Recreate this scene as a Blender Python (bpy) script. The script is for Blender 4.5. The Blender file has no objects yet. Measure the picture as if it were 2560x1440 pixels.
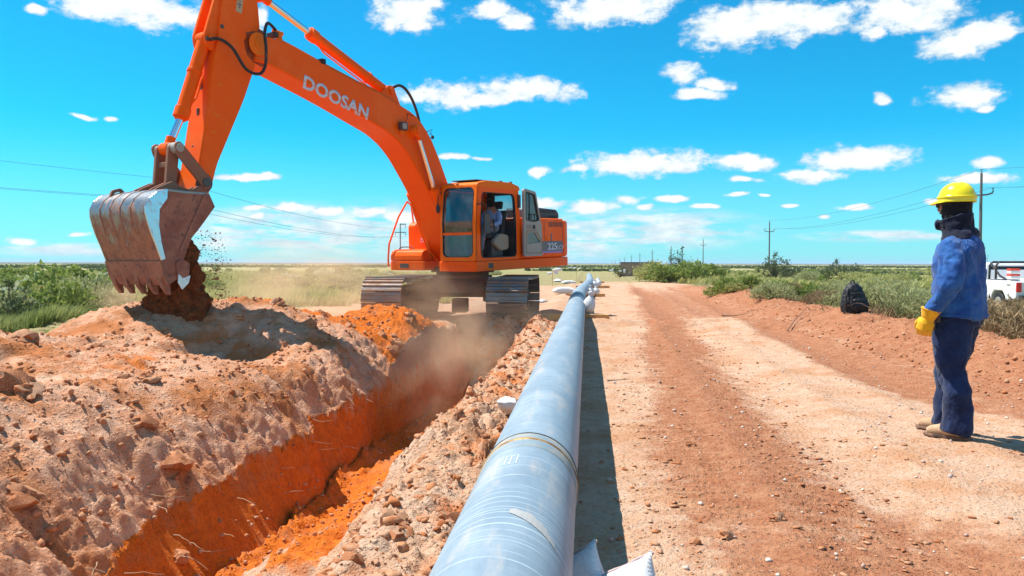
import bpy, bmesh, math, random
import numpy as np
from mathutils import Vector, Matrix, noise as mnoise
R_ = math.radians
random.seed(7); rng = np.random.default_rng(11)
SC = bpy.context.scene
COL = SC.collection

# ---------------------------------------------------------------- camera
YAW, PITCH, ROLL, HC = R_(5.37), R_(-1.78), R_(-0.12), 1.3
cd = bpy.data.cameras.new('camera'); cam = bpy.data.objects.new('camera', cd); COL.objects.link(cam)
cd.sensor_width = 36; cd.lens = 36*2000/2560; cd.clip_start = .05; cd.clip_end = 20000
CAMR = Matrix.Rotation(YAW, 4, 'Z') @ Matrix.Rotation(PITCH, 4, 'X') @ Matrix.Rotation(ROLL, 4, 'Y')
cam.matrix_world = Matrix.Translation((0, 0, HC)) @ CAMR @ Matrix.Rotation(R_(90), 4, 'X')
SC.camera = cam
# ---------------------------------------------------------------- exposure
SC.view_settings.view_transform = 'Standard'; SC.view_settings.look = 'None'
SC.view_settings.gamma = 1; SC.view_settings.exposure = 1.0
SC.render.engine = 'CYCLES'
SC.cycles.transparent_max_bounces = 24
SC.cycles.volume_max_steps = 96; SC.cycles.volume_bounces = 2
# ---------------------------------------------------------------- sun and sky
SUN_AZ = math.atan2(-.96, .27); SUN_EL = R_(60)
sd = bpy.data.lights.new('sun', 'SUN'); sd.energy = 3.9; sd.angle = R_(.5); sd.color = (1, .955, .88)
sun = bpy.data.objects.new('sun', sd); COL.objects.link(sun)
sv = Vector((math.sin(SUN_AZ)*math.cos(SUN_EL), math.cos(SUN_AZ)*math.cos(SUN_EL), math.sin(SUN_EL)))
sun.rotation_euler = sv.to_track_quat('Z', 'Y').to_euler(); sun.location = (0, 0, 60)

class NT:
    def __init__(s, nt): s.nt = nt; s.n = nt.nodes; s.l = nt.links
    def new(s, t, **k):
        n = s.n.new(t)
        for a, v in k.items(): setattr(n, a, v)
        return n
    def put(s, sock, v):
        if isinstance(v, bpy.types.NodeSocket): s.l.new(v, sock)
        elif v is not None:
            if sock.type == 'RGBA' and len(v) == 3: v = (*v, 1)
            sock.default_value = v
    def math(s, op, a, b=None, c=None, clamp=False):
        n = s.new('ShaderNodeMath', operation=op); n.use_clamp = clamp
        for i, v in enumerate((a, b, c)):
            if v is not None: s.put(n.inputs[i], v)
        return n.outputs[0]
    def vmath(s, op, a, b=None, c=None):
        n = s.new('ShaderNodeVectorMath', operation=op)
        for i, v in enumerate((a, b, c)):
            if v is not None: s.put(n.inputs[i], v)
        return n.outputs[1] if op in ('LENGTH', 'DOT_PRODUCT', 'DISTANCE') else n.outputs[0]
    def noise(s, vec, scale, detail=4, rough=.55, dist=0, out=0):
        n = s.new('ShaderNodeTexNoise')
        if vec is not None: s.put(n.inputs['Vector'], vec)
        n.inputs['Scale'].default_value = scale; n.inputs['Detail'].default_value = detail
        n.inputs['Roughness'].default_value = rough; n.inputs['Distortion'].default_value = dist
        return n.outputs[out]
    def vor(s, vec, scale, feature='F1', out='Distance', rand=1):
        n = s.new('ShaderNodeTexVoronoi', feature=feature)
        s.put(n.inputs['Vector'], vec); n.inputs['Scale'].default_value = scale; n.inputs['Randomness'].default_value = rand
        return n.outputs[out]
    def mix(s, f, a, b, mode='MIX'):
        n = s.new('ShaderNodeMix', data_type='RGBA', blend_type=mode)
        s.put(n.inputs[0], f); s.put(n.inputs[6], a); s.put(n.inputs[7], b)
        return n.outputs[2]
    def ramp(s, f, pts, mode='LINEAR'):
        n = s.new('ShaderNodeValToRGB'); s.put(n.inputs[0], f); cr = n.color_ramp; cr.interpolation = mode
        while len(cr.elements) < len(pts): cr.elements.new(.5)
        for e, (p, c) in zip(cr.elements, pts):
            e.position = p; e.color = (*c, 1) if hasattr(c, '__len__') else (c, c, c, 1)
        return n.outputs[0]
    def smooth(s, v, lo, hi):
        n = s.new('ShaderNodeMapRange', interpolation_type='SMOOTHSTEP')
        s.put(n.inputs[0], v); n.inputs[1].default_value = lo; n.inputs[2].default_value = hi
        return n.outputs[0]
    def mapv(s, vec, scale=(1, 1, 1), loc=(0, 0, 0), rot=(0, 0, 0)):
        n = s.new('ShaderNodeMapping'); s.put(n.inputs[0], vec)
        n.inputs[1].default_value = loc; n.inputs[2].default_value = rot; n.inputs[3].default_value = scale
        return n.outputs[0]
    def bump(s, h, strength=.5, dist=.02, normal=None):
        n = s.new('ShaderNodeBump'); n.inputs['Strength'].default_value = strength
        n.inputs['Distance'].default_value = dist; s.put(n.inputs['Height'], h)
        if normal is not None: s.put(n.inputs['Normal'], normal)
        return n.outputs[0]

W = bpy.data.worlds.new('World'); SC.world = W; W.use_nodes = True
w = NT(W.node_tree); w.n.clear()
sky = w.new('ShaderNodeTexSky', sky_type='NISHITA'); sky.sun_disc = False
sky.sun_elevation = SUN_EL; sky.sun_rotation = SUN_AZ; sky.altitude = 200; sky.air_density = 1.0; sky.dust_density = .25; sky.ozone_density = 1.0
SKYTINT = (.04, .635, .84)
skyc = w.mix(1.0, sky.outputs[0], (*SKYTINT, 1), 'MULTIPLY')
bg1 = w.new('ShaderNodeBackground'); w.put(bg1.inputs[0], skyc); bg1.inputs[1].default_value = .10
geo = w.new('ShaderNodeTexCoord'); D = geo.outputs['Generated']
sp = w.new('ShaderNodeSeparateXYZ'); w.put(sp.inputs[0], D)
az = w.math('ARCTAN2', sp.outputs[0], sp.outputs[1]); el = w.math('ARCSINE', sp.outputs[2])
cb = w.new('ShaderNodeCombineXYZ'); w.put(cb.inputs[0], az); w.put(cb.inputs[1], el); P = cb.outputs[0]
# each cloud: azimuth, elevation, half width, half height in degrees
CLOUDS = [(-31.04, 15.94, 3.8, 1.12), (-33.2, 15.31, 1.35, 0.6), (-28.22, 15.81, 1.51, 0.72), (-35.69, 14.95, 0.47, 0.32), (-22.6, 16.12, 0.47, 0.69), (-12.74, 17.23, 2.52, 1.06), (-12.19, 16.36, 1.26, 0.51), (-7.25, 17.37, 1.19, 0.46), (-5.13, 16.79, 1.47, 0.56), (1.64, 17.53, 4.14, 0.96), (9.83, 15.84, 2.48, 1.2), (12.94, 15.97, 3.01, 1.18), (15.71, 15.72, 1.95, 0.77), (20.01, 15.72, 2.05, 1.05), (22.05, 15.7, 1.97, 0.92), (23.63, 13.64, 1.81, 0.88), (24.69, 14.08, 1.77, 0.73), (18.86, 14.55, 0.59, 0.43), (-10.22, 11.67, 2.69, 0.75), (-4.55, 12.12, 2.98, 0.73), (-7.67, 11.43, 1.99, 0.43), (6.78, 13.12, 1.22, 0.63), (8.8, 12.31, 1.12, 0.39), (7.6, 11.58, 1.74, 0.37), (23.69, 10.33, 1.92, 0.72), (19.51, 10.46, 0.37, 0.35), (24.88, 9.55, 0.53, 0.19), (-33.17, 9.05, 0.67, 0.15), (-31.7, 9.07, 0.46, 0.17), (-23.58, 5.84, 2.22, 0.24), (-9.52, 7.48, 1.02, 0.19), (-7.53, 7.44, 0.63, 0.14), (-3.53, 6.61, 0.68, 0.36), (3.66, 6.96, 3.85, 0.77), (6.42, 6.63, 2.17, 0.49), (10.45, 6.93, 2.09, 0.54), (-0.83, 6.74, 0.91, 0.28), (17.79, 6.9, 2.83, 0.72), (15.09, 6.11, 2.22, 0.42), (10.6, 5.77, 0.87, 0.19), (25.57, 6.34, 0.87, 0.34), (24.85, 5.24, 2.04, 0.37), (17.59, 3.72, 1.11, 0.18), (13.48, 3.89, 0.46, 0.13), (15.76, 3.23, 0.5, 0.13), (8.35, 3.93, 0.94, 0.19), (3.12, 4.47, 0.92, 0.34), (4.1, 3.95, 0.5, 0.22), (-2.81, 4.36, 1.14, 0.37), (0.31, 4.06, 1.69, 0.45), (10.35, 4.69, 0.58, 0.14), (11.53, 4.56, 0.26, 0.11), (5.89, 4.43, 1.09, 0.19), (-22.82, 3.85, 0.65, 0.19), (-20.45, 3.76, 1.61, 0.36), (-18.03, 3.59, 1.37, 0.28), (-36.83, 1.4, 0.84, 0.29), (-33.71, 1.9, 0.62, 0.18), (22.7, 3.78, 0.55, 0.18), (-22.57, 3.18, 0.65, 0.24), (-15.28, 3.57, 1.11, 0.34), (-13.33, 3.31, 1.41, 0.39)]
SOFT = [(-19.93, 2.26, 8.28, 1.65), (-14.45, 2.46, 4.51, 1.68), (4.25, 2.35, 7.04, 1.35), (-0.81, 1.66, 3.39, 1.7), (-6.52, 2.79, 4.29, 1.42), (-33.72, 0.77, 4.62, 0.4), (19.29, 1.81, 4.54, 0.36), (-25.15, 1.78, 2.31, 1.07)]
n1 = w.noise(w.mapv(P, (1, 1.7, 1)), 24, 9, .64); n2 = w.noise(w.mapv(P, (1, 1.5, 1), (3, 1, 0)), 55, 6, .65)
wob = w.noise(w.mapv(P, (1, 1, 1), (7, 2, 0)), 11, 3, .5, 0, 1)
Pw = w.vmath('MULTIPLY_ADD', wob, (.05, .025, 0), P)
Pw = w.vmath('SUBTRACT', Pw, (.025, .0125, 0))
acc = None
def ell(Pn, lst):
    acc = None
    for a, e, ra, re in lst:
        a, e, ra, re = R_(a), R_(e), R_(ra), R_(re)
        v = w.vmath('MULTIPLY_ADD', Pn, (1/ra, 1/re, 0), (-a/ra, -e/re, 0))
        d = w.vmath('LENGTH', v)
        acc = d if acc is None else w.new('ShaderNodeMath', operation='SMOOTH_MIN') if False else w.math('MINIMUM', acc, d)
    return acc
dm = w.math('SUBTRACT', ell(Pw, CLOUDS), .20)
dd = w.math('ADD', dm, w.math('MULTIPLY', w.math('SUBTRACT', n1, .5), 2.3))
dd = w.math('ADD', dd, w.math('MULTIPLY', w.math('SUBTRACT', n2, .5), 1.5))
m1 = w.math('POWER', w.smooth(dd, 1.22, .42), 1.15)
ds = ell(P, SOFT)
st = w.noise(w.mapv(P, (1, 5.5, 1)), 14, 8, .62)
m2 = w.math('MULTIPLY', w.smooth(ds, 1.40, .50), w.smooth(st, .34, .56))
m2 = w.math('MULTIPLY', m2, .92)
hz = w.math('MULTIPLY', w.smooth(el, .17, -.01), .46)
m = w.math('MAXIMUM', m1, m2)
# unseen broken cloud added overhead, behind and to the sides to whiten the shadows
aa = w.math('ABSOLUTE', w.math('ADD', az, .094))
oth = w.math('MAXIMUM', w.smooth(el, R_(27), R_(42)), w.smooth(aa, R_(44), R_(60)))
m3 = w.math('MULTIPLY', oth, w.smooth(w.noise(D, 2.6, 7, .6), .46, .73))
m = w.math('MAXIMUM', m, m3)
bg2 = w.new('ShaderNodeBackground'); 
cs = w.noise(w.mapv(P, (1, 2.2, 1), (.02, .03, 0)), 30, 6, .6)
w.put(bg2.inputs[0], w.mix(w.smooth(w.math('ADD', cs, w.math('MULTIPLY', w.math('MINIMUM', dd, .9), -.30)), .02, .46), (.30, .385, .44), (.51, .53, .53))); bg2.inputs[1].default_value = 1.0
bg3 = w.new('ShaderNodeBackground'); bg3.inputs[0].default_value = (.27, .45, .53, 1); bg3.inputs[1].default_value = 1.0
mh = w.new('ShaderNodeMixShader'); w.put(mh.inputs[0], hz); w.l.new(bg1.outputs[0], mh.inputs[1]); w.l.new(bg3.outputs[0], mh.inputs[2])
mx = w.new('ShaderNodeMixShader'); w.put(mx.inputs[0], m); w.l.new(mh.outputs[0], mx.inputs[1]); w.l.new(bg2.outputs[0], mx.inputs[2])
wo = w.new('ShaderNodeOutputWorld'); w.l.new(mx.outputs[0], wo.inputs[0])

# ---------------------------------------------------------------- helpers
def tag(o, label=None, cat=None, group=None, kind=None):
    if label: o['label'] = label
    if cat: o['category'] = cat
    if group: o['group'] = group
    if kind: o['kind'] = kind
    return o
def empty(name, loc, label=None, cat=None, group=None, rz=0):
    o = bpy.data.objects.new(name, None); COL.objects.link(o); o.location = loc; o.rotation_euler = (0, 0, rz)
    o.empty_display_size = .2
    return tag(o, label, cat, group)
def link(name, me, mat=None, parent=None, smooth=False):
    o = bpy.data.objects.new(name, me); COL.objects.link(o)
    if mat is not None: me.materials.append(mat)
    if parent is not None: o.parent = parent
    if smooth: me.polygons.foreach_set('use_smooth', [True]*len(me.polygons))
    return o
def np_mesh(name, V, Fq):
    me = bpy.data.meshes.new(name); V = np.asarray(V, 'f4'); Fq = np.asarray(Fq, 'i4'); k = Fq.shape[1]
    me.vertices.add(len(V)); me.vertices.foreach_set('co', V.ravel())
    me.loops.add(Fq.size); me.loops.foreach_set('vertex_index', Fq.ravel())
    me.polygons.add(len(Fq)); me.polygons.foreach_set('loop_start', np.arange(len(Fq), dtype='i4')*k)
    me.polygons.foreach_set('loop_total', np.full(len(Fq), k, 'i4'))
    me.update(calc_edges=True); me.validate()
    return me
def rrect(cx, cy, w_, h_, r, n=5):
    r = min(r, w_/2-1e-4, h_/2-1e-4); pts = []
    for sx, sy, a0 in ((1, 1, 0), (-1, 1, 90), (-1, -1, 180), (1, -1, 270)):
        for i in range(n+1):
            a = R_(a0+90*i/n); pts.append((cx+sx*(w_/2-r)+r*math.cos(a), cy+sy*(h_/2-r)+r*math.sin(a)))
    return pts
def rpoly(pts, r, n=4):
    out = []; N = len(pts)
    for i in range(N):
        p0, p, p1 = (Vector(pts[i-1]).to_2d(), Vector(pts[i]).to_2d(), Vector(pts[(i+1) % N]).to_2d())
        a = (p0-p); b = (p1-p); rr = min(r, a.length*.48, b.length*.48); a = p+a.normalized()*rr; b = p+b.normalized()*rr
        for k in range(n+1):
            t = k/n; q = a*(1-t)**2+p*2*t*(1-t)+b*t*t; out.append((q.x, q.y))
    return out
def cr(path, k=6):
    P_c = [Vector(p) for p in path]; out = []; n = len(P_c)
    for i in range(n-1):
        p0, p1, p2, p3 = P_c[max(i-1, 0)], P_c[i], P_c[i+1], P_c[min(i+2, n-1)]
        for j in range(k):
            t_ = j/k; out.append(.5*((2*p1)+(p2-p0)*t_+(2*p0-5*p1+4*p2-p3)*t_*t_+(3*p1-p0-3*p2+p3)*t_**3))
    return out+[P_c[-1]]
class MB:
    """collects shapes; xf maps local to world"""
    def __init__(s, xf=None): s.v = []; s.f = []; s.xf = xf or (lambda p: Vector(p))
    def add(s, vs, fs):
        b = len(s.v); s.v += [s.xf(p) for p in vs]; s.f += [tuple(b+i for i in q) for q in fs]; return s
    def box(s, a, b):
        (x0, y0, z0), (x1, y1, z1) = a, b
        vs = [(x0, y0, z0), (x1, y0, z0), (x1, y1, z0), (x0, y1, z0), (x0, y0, z1), (x1, y0, z1), (x1, y1, z1), (x0, y1, z1)]
        return s.add(vs, [(0, 3, 2, 1), (4, 5, 6, 7), (0, 1, 5, 4), (1, 2, 6, 5), (2, 3, 7, 6), (3, 0, 4, 7)])
    def prism(s, pts, c0, c1, ax=1):
        """2D outline extruded along axis ax; pts are the other two coordinates in order"""
        def mk(p, c):
            q = list(p); q.insert(ax, c); return tuple(q)
        n = len(pts); vs = [mk(p, c0) for p in pts]+[mk(p, c1) for p in pts]
        fs = [tuple(range(n))[::-1], tuple(range(n, 2*n))]+[(i, (i+1) % n, n+(i+1) % n, n+i) for i in range(n)]
        return s.add(vs, fs)
    def ring(s, outer, inner, c0, c1, ax=1):
        def mk(p, c):
            q = list(p); q.insert(ax, c); return tuple(q)
        n = len(outer); vs = [mk(p, c0) for p in outer]+[mk(p, c1) for p in outer]+[mk(p, c0) for p in inner]+[mk(p, c1) for p in inner]
        fs = []
        for i in range(n):
            j = (i+1) % n
            fs += [(i, j, n+j, n+i), (2*n+j, 2*n+i, 3*n+i, 3*n+j), (j, i, 2*n+i, 2*n+j), (n+i, n+j, 3*n+j, 3*n+i)]
        return s.add(vs, fs)
    def tube(s, path, r, seg=10, caps=True):
        path = [Vector(p) for p in path]; n = len(path); rs = r if hasattr(r, '__len__') else [r]*n
        vs = []; fs = []; up = None
        for i, p in enumerate(path):
            t = (path[min(i+1, n-1)]-path[max(i-1, 0)]).normalized()
            if up is None:
                up = Vector((0, 0, 1)) if abs(t.z) < .9 else Vector((1, 0, 0))
            a = (up-t*up.dot(t)).normalized(); up = a; b = t.cross(a)
            for k in range(seg):
                an = 2*math.pi*k/seg; vs.append(tuple(p+(a*math.cos(an)+b*math.sin(an))*rs[i]))
        for i in range(n-1):
            for k in range(seg):
                k2 = (k+1) % seg; fs.append((i*seg+k, i*seg+k2, (i+1)*seg+k2, (i+1)*seg+k))
        if caps: fs += [tuple(range(seg))[::-1], tuple(range((n-1)*seg, n*seg))]
        return s.add(vs, fs)
    def loft(s, secs, seg=24, caps=True):
        """secs: (center, rx, ry, yaw[, power]) horizontal-ish rings stacked along path; ring plane given by tangent"""
        n = len(secs); vs = []; fs = []
        C_ = [Vector(q[0]) for q in secs]
        for i, q in enumerate(secs):
            t = (C_[min(i+1, n-1)]-C_[max(i-1, 0)]).normalized()
            yaw = q[3] if len(q) > 3 else 0; pw = q[4] if len(q) > 4 else 2.0
            a = Vector((math.cos(yaw), math.sin(yaw), 0)); a = (a-t*a.dot(t)).normalized(); b = t.cross(a)
            for k in range(seg):
                an = 2*math.pi*k/seg; c_, s_ = math.cos(an), math.sin(an)
                c_ = math.copysign(abs(c_)**(2/pw), c_); s_ = math.copysign(abs(s_)**(2/pw), s_)
                vs.append(tuple(C_[i]+a*c_*q[1]+b*s_*q[2]))
        for i in range(n-1):
            for k in range(seg):
                k2 = (k+1) % seg; fs.append((i*seg+k, i*seg+k2, (i+1)*seg+k2, (i+1)*seg+k))
        if caps: fs += [tuple(range(seg))[::-1], tuple(range((n-1)*seg, n*seg))]
        return s.add(vs, fs)
    def ball(s, c, r, seg=12, rings=8):
        r = (r, r, r) if not hasattr(r, '__len__') else r; vs = [(c[0], c[1], c[2]-r[2])]; fs = []
        for i in range(1, rings):
            ph = -math.pi/2+math.pi*i/rings
            for k in range(seg):
                an = 2*math.pi*k/seg; vs.append((c[0]+r[0]*math.cos(ph)*math.cos(an), c[1]+r[1]*math.cos(ph)*math.sin(an), c[2]+r[2]*math.sin(ph)))
        vs.append((c[0], c[1], c[2]+r[2])); top = len(vs)-1
        for k in range(seg):
            k2 = (k+1) % seg; fs.append((0, 1+k2, 1+k)); fs.append((top, 1+(rings-2)*seg+k, 1+(rings-2)*seg+k2))
            for i in range(rings-2): fs.append((1+i*seg+k, 1+i*seg+k2, 1+(i+1)*seg+k2, 1+(i+1)*seg+k))
        return s.add(vs, fs)
    def build(s, name, mat, parent=None, bevel=0, smooth=False, off=None, fuse=0, sm=0, seg=2, autos=35):
        me = bpy.data.meshes.new(name); off = off if off is not None else (Vector(parent['_o']) if parent is not None and '_o' in parent else Vector((0, 0, 0)))
        me.from_pydata([tuple(Vector(p)-off) for p in s.v], [], s.f); me.update()
        bm = bmesh.new(); bm.from_mesh(me); bmesh.ops.recalc_face_normals(bm, faces=bm.faces); bm.to_mesh(me); bm.free()
        o = link(name, me, mat, parent)
        if fuse:
            md = o.modifiers.new('r', 'REMESH'); md.mode = 'VOXEL'; md.voxel_size = fuse; md.use_smooth_shade = True
            if sm: q = o.modifiers.new('s', 'SMOOTH'); q.iterations = sm; q.factor = .5
        if bevel:
            b = o.modifiers.new('b', 'BEVEL'); b.width = bevel; b.segments = seg; b.limit_method = 'ANGLE'; b.angle_limit = R_(40); b.harden_normals = False
        if smooth:
            me.polygons.foreach_set('use_smooth', [True]*len(me.polygons))
            try: me.set_sharp_from_angle(angle=R_(autos))
            except Exception: pass
        return o
def root_at(o, loc):
    """remember where a thing stands so its parts can be written in world coordinates"""
    o['_o'] = tuple(loc); return o
def part(mb, name, mat, root, sub=None, **k):
    """part (or sub-part under sub) written in world coordinates"""
    o = mb.build(name, mat, None, off=Vector(root.location), **k); o.parent = sub if sub is not None else root
    return o

# numpy value noise
def _h(ix, iy, s):
    n = (ix*374761393+iy*668265263+s*974711) & 0xffffffff
    n = ((n ^ (n >> 13))*1274126177) & 0xffffffff
    return ((n ^ (n >> 16)) & 0xffff)/65535.
def vnoise(x, y, s=0):
    x = np.asarray(x, float); y = np.asarray(y, float)
    ix = np.floor(x).astype(np.int64); iy = np.floor(y).astype(np.int64); fx = x-ix; fy = y-iy
    fx = fx*fx*(3-2*fx); fy = fy*fy*(3-2*fy)
    a = _h(ix, iy, s); b = _h(ix+1, iy, s); c = _h(ix, iy+1, s); d = _h(ix+1, iy+1, s)
    return (a*(1-fx)+b*fx)*(1-fy)+(c*(1-fx)+d*fx)*fy
def worley(x, y, s=0):
    ix = np.floor(x).astype(np.int64); iy = np.floor(y).astype(np.int64); best = np.full(x.shape, 9.)
    for dx in (-1, 0, 1):
        for dy in (-1, 0, 1):
            jx, jy = ix+dx, iy+dy; r_ = .45+.55*_h(jx, jy, s+7)
            d = np.hypot(jx+_h(jx, jy, s)-x, jy+_h(jx, jy, s+3)-y)/r_; best = np.minimum(best, d)
    return best
def fbm(x, y, s=0, o=4, g=.5):
    t = 0; a = 1; tot = 0
    for i in range(o):
        t = t+a*(vnoise(x*2**i+i*17.3, y*2**i-i*9.1, s+i)-.5); tot += a; a *= g
    return t/tot*2
def sst(v, a, b):
    t = np.clip((v-a)/(b-a), 0, 1); return t*t*(3-2*t)

# ---------------------------------------------------------------- materials
MATS = {}
def newmat(name):
    m_ = bpy.data.materials.new(name); m_.use_nodes = True; t = NT(m_.node_tree)
    b = t.n['Principled BSDF']; MATS[name] = m_
    return m_, t, b
def objco(t): return t.new('ShaderNodeTexCoord').outputs['Object']
def simple(name, col, rough=.5, metal=0, dirt=0, dirtcol=(.45, .22, .10), dscale=3, bump=0, bscale=40, var=.12, spec=.5, coat=0):
    m_, t, b = newmat(name); co = objco(t)
    c = t.mix(t.noise(co, dscale*1.7, 5, .6), tuple(x*(1-var) for x in col), tuple(min(1, x*(1+var)) for x in col))
    r_ = rough
    if dirt:
        d = t.smooth(t.noise(co, dscale, 8, .68), .62-dirt*.45, .80-dirt*.3)
        c = t.mix(t.math('MULTIPLY', d, min(1, .35+dirt)), c, dirtcol)
        r_ = t.math('ADD', rough, t.math('MULTIPLY', d, .4), clamp=True)
    t.put(b.inputs['Base Color'], c); t.put(b.inputs['Roughness'], r_); b.inputs['Metallic'].default_value = metal
    b.inputs['Specular IOR Level'].default_value = spec; b.inputs['Coat Weight'].default_value = coat
    if bump: t.put(b.inputs['Normal'], t.bump(t.noise(co, bscale, 5, .6), bump, .01))
    return m_

# ================================================================ terrain
def rimz(y): return -.80+.16*fbm(y*.8, y*0, 5, 4)+.20*sst(y, 7.5, 10)+.60*sst(y, 11.5, 15.2)-.12*np.exp(-((y-6.3)/.35)**2)
def xl(y): return -3.05+.16*fbm(y*.7, y*0+3, 8, 4)+.10*np.exp(-((y-7)/1.0)**2)+.50*sst(y, 12.0, 16.5)
def xr(y): return -3.34+.26*fbm(y*.9, y*0+9, 21, 5)+.55*sst(y, 12.0, 16.5)-.25*np.exp(-((y-6.3)/.3)**2)+.014*np.sin(2*np.pi*(y+.06*fbm(y*2, y*0, 31, 2))/.24)
def floorz(y): return -1.5+.05*fbm(y*1.5, y*0, 2, 3)
def xfr(y): return -2.36+.10*fbm(y*.9, y*0+4, 33, 3)+.05*sst(y, 10, 15)
def xrr(y): return -1.0+.12*fbm(y*1.3, y*0+4, 41, 4)
def g2(x, y, cx, cy, sx, sy, h, p=2): return h*np.exp(-(np.abs((x-cx)/sx)**p+np.abs((y-cy)/sy)**p))
def trench_mask(x, y): return sst(y, 18.9, 18.0)
def height(x, y, detail=True):
    x = np.asarray(x, float); y = np.asarray(y, float)
    far = np.hypot(x, y)
    base = .03*fbm(x*.25, y*.25, 61, 3)+.25*fbm(x*.02, y*.02, 63, 3)*sst(far, 25, 90)
    base = base-.40*sst(x, 8, 15)*sst(far, 400, 60)
    base = base*sst(far, 2500, 300)+ 1.5*fbm(x*.0012+5, y*.0012, 71, 3)*sst(far, 500, 3000)
    # ---- spoil heap left of the trench
    heap = (g2(x, y, -7.3, 8.0, 1.9, 1.9, .50)+g2(x, y, -6.9, 12.3, 1.7, 1.35, .66)+g2(x, y, -5.0, 12.9, 1.1, 1.2, .38)
            +g2(x, y, -5.4, 4.2, 1.5, 2.4, .50)+g2(x, y, -8.6, 4.0, 2.0, 3.0, .35)+g2(x, y, -3.75, 15.2, .95, .75, .44)+g2(x, y, -5.2, 14.1, .8, .5, .22)+g2(x, y, -4.7, 15.4, .7, .6, .12)
            +g2(x, y, -5.0, 9.6, 1.0, 1.0, .16)+g2(x, y, -4.3, 11.6, .8, .8, .10)+g2(x, y, -6.0, 1.0, 1.6, 2.0, .5))
    hmask = sst(heap, .02, .18)
    heap = heap+hmask*(.11*fbm(x*.9, y*.9, 81, 4)+.05*fbm(x*3.1, y*3.1, 83, 4))
    heap = heap-.26*sst(x+.25*fbm(y*1.1, x*1.1, 95, 3), -5.55, -5.36)*g2(x, y, -5.0, 10.7, 1.15, 1.1, 1)
    heap = heap-.20*sst(x+.25*fbm(y*1.3, x*1.1, 96, 3), -6.40, -6.2)*g2(x, y, -6.0, 7.3, .9, 1.1, 1)
    left = base+heap
    # slope from the rim of the wall up to the heap
    rx, rz = xr(y), rimz(y)
    tt = np.clip((rx-x), 0, 50)
    ramp_ = rz+np.minimum(tt, .55)*1.15+np.maximum(tt-.55, 0)*.62-.03+(.06+.10*np.exp(-(tt/.6)**2))*fbm(x*2.6, y*2.0, 91, 5, .6)
    k = .12; left = -np.log(np.exp(-left/k)+np.exp(-ramp_/k))*k   # smooth min
    # gouges cut by the bucket into the top of the wall
    # ---- cross profile of the trench
    lx = xl(y); fz = floorz(y)
    # near-vertical left wall
    tw = np.clip((x-rx)/(lx-rx), 0, 1)
    wall = rz+(fz-rz)*tw**.85
    # right side
    fr, rr = xfr(y), xrr(y)
    berm = .07*np.exp(-((x+.93)/.28)**2)+g2(x, y, -1.45, 15.6, .55, 1.1, .30)+g2(x, y, -.95, 14.2, .3, 1.6, .10)+g2(x, y, -.85, 4.4, .3, 1.4, .05)
    tr = np.clip((x-fr)/(rr-fr), 0, 1)
    rtop = base+berm
    rw = fz+(rtop-fz)*(tr**.92)
    rampf = -1.62+1.80*sst(y, 10.8, 16.6)+.10*fbm(x*1.6, y*1.6, 221, 4)
    flo = fz+.10*np.exp(-((x-lx)/.15)**2)+.12*np.exp(-((x-fr)/.25)**2)+.04*fbm(x*3, y*3, 101, 3)
    prof = np.where(x < rx, left, np.where(x < lx, wall, np.where(x < fr, flo, np.where(x < rr, rw, rtop))))
    flo = flo+g2(x, y, -2.05, 5.7, .85, 1.5, .50)+.05*fbm(x*4, y*4, 241, 4)
    prof = np.where((x >= lx) & (x < fr), flo, prof); prof = np.where((x >= fr) & (x < rr), np.maximum(prof, flo-.10*sst(x, fr, rr)*0), prof)
    prof = np.where(x > lx, np.maximum(prof, np.where(y > 10.5, fz-.1+(rampf-fz)*sst(x, -2.45, -1.95), -9)), prof)
    tm = trench_mask(x, y)
    z = left*0
    undug = base+heap*(x < -2.9)*1.0+np.where(x > -2.9, berm, 0)
    z = undug*(1-tm)+prof*tm
    # ---- road with ruts, right hand berm
    road = sst(x, -.6, .2)*sst(x, 5.2, 4.0)*sst(far, 120, 50)
    z = z-road*.035*(np.exp(-((x-(1.45+.03*y))/.28)**2)+np.exp(-((x-(3.05+.035*y))/.30)**2))
    z = z+road*.02*(np.exp(-((x-(.85+.035*y))/.12)**2)+np.exp(-((x-(1.95+.035*y))/.14)**2)+np.exp(-((x-(2.6+.035*y))/.14)**2))
    xb = 5.25+.25*fbm(y*.35, y*0, 121, 3)
    rb = .30*np.exp(-np.abs((x-xb)/.85)**2.2)*(1+.5*fbm(x*1.3, y*1.3, 123, 4))*sst(y, 60, 25)
    rb = rb+g2(x, y, 5.0, 24.5, 1.9, 2.2, .12)+g2(x, y, 6.3, 30, 2.0, 3, .25)
    z = z+rb
    if detail:
        nr = sst(far, 60, 20)
        dug = (x < -.45)*sst(x, -11, -8.5)*sst(y, 19.5, 18.0)
        dug = dug*np.where(x > -3, 1, np.clip(hmask+(x > -4.2), 0, 1))
        wallm = ((x > rx) & (x < lx) & (y < 18.6))*1.0
        A = .010+.032*dug*(1-wallm)+.016*sst(x, 3.6, 4.6)*sst(x, 7.5, 6.2)
        z = z+nr*A*(fbm(x*4.5, y*4.5, 131, 4, .6))
        wa = (x < -3)*dug*(1-wallm)*.38+sst(x, -2.4, -1.5)*sst(x, -.38, -.55)*(y < 18)*1.25+.25*sst(x, 4.0, 4.8)*sst(x, 7.5, 6.4)+.35*((x > -3.1) & (x < -2.3))*(y < 18)
        wa = wa*nr
        m5 = np.clip(.55+1.6*fbm(x*.9+4, y*.9, 171, 3), .12, 1.3)
        qx, qy = x+.05*fbm(x*9, y*9, 181, 2), y+.05*fbm(x*9+5, y*9, 182, 2)
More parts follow.
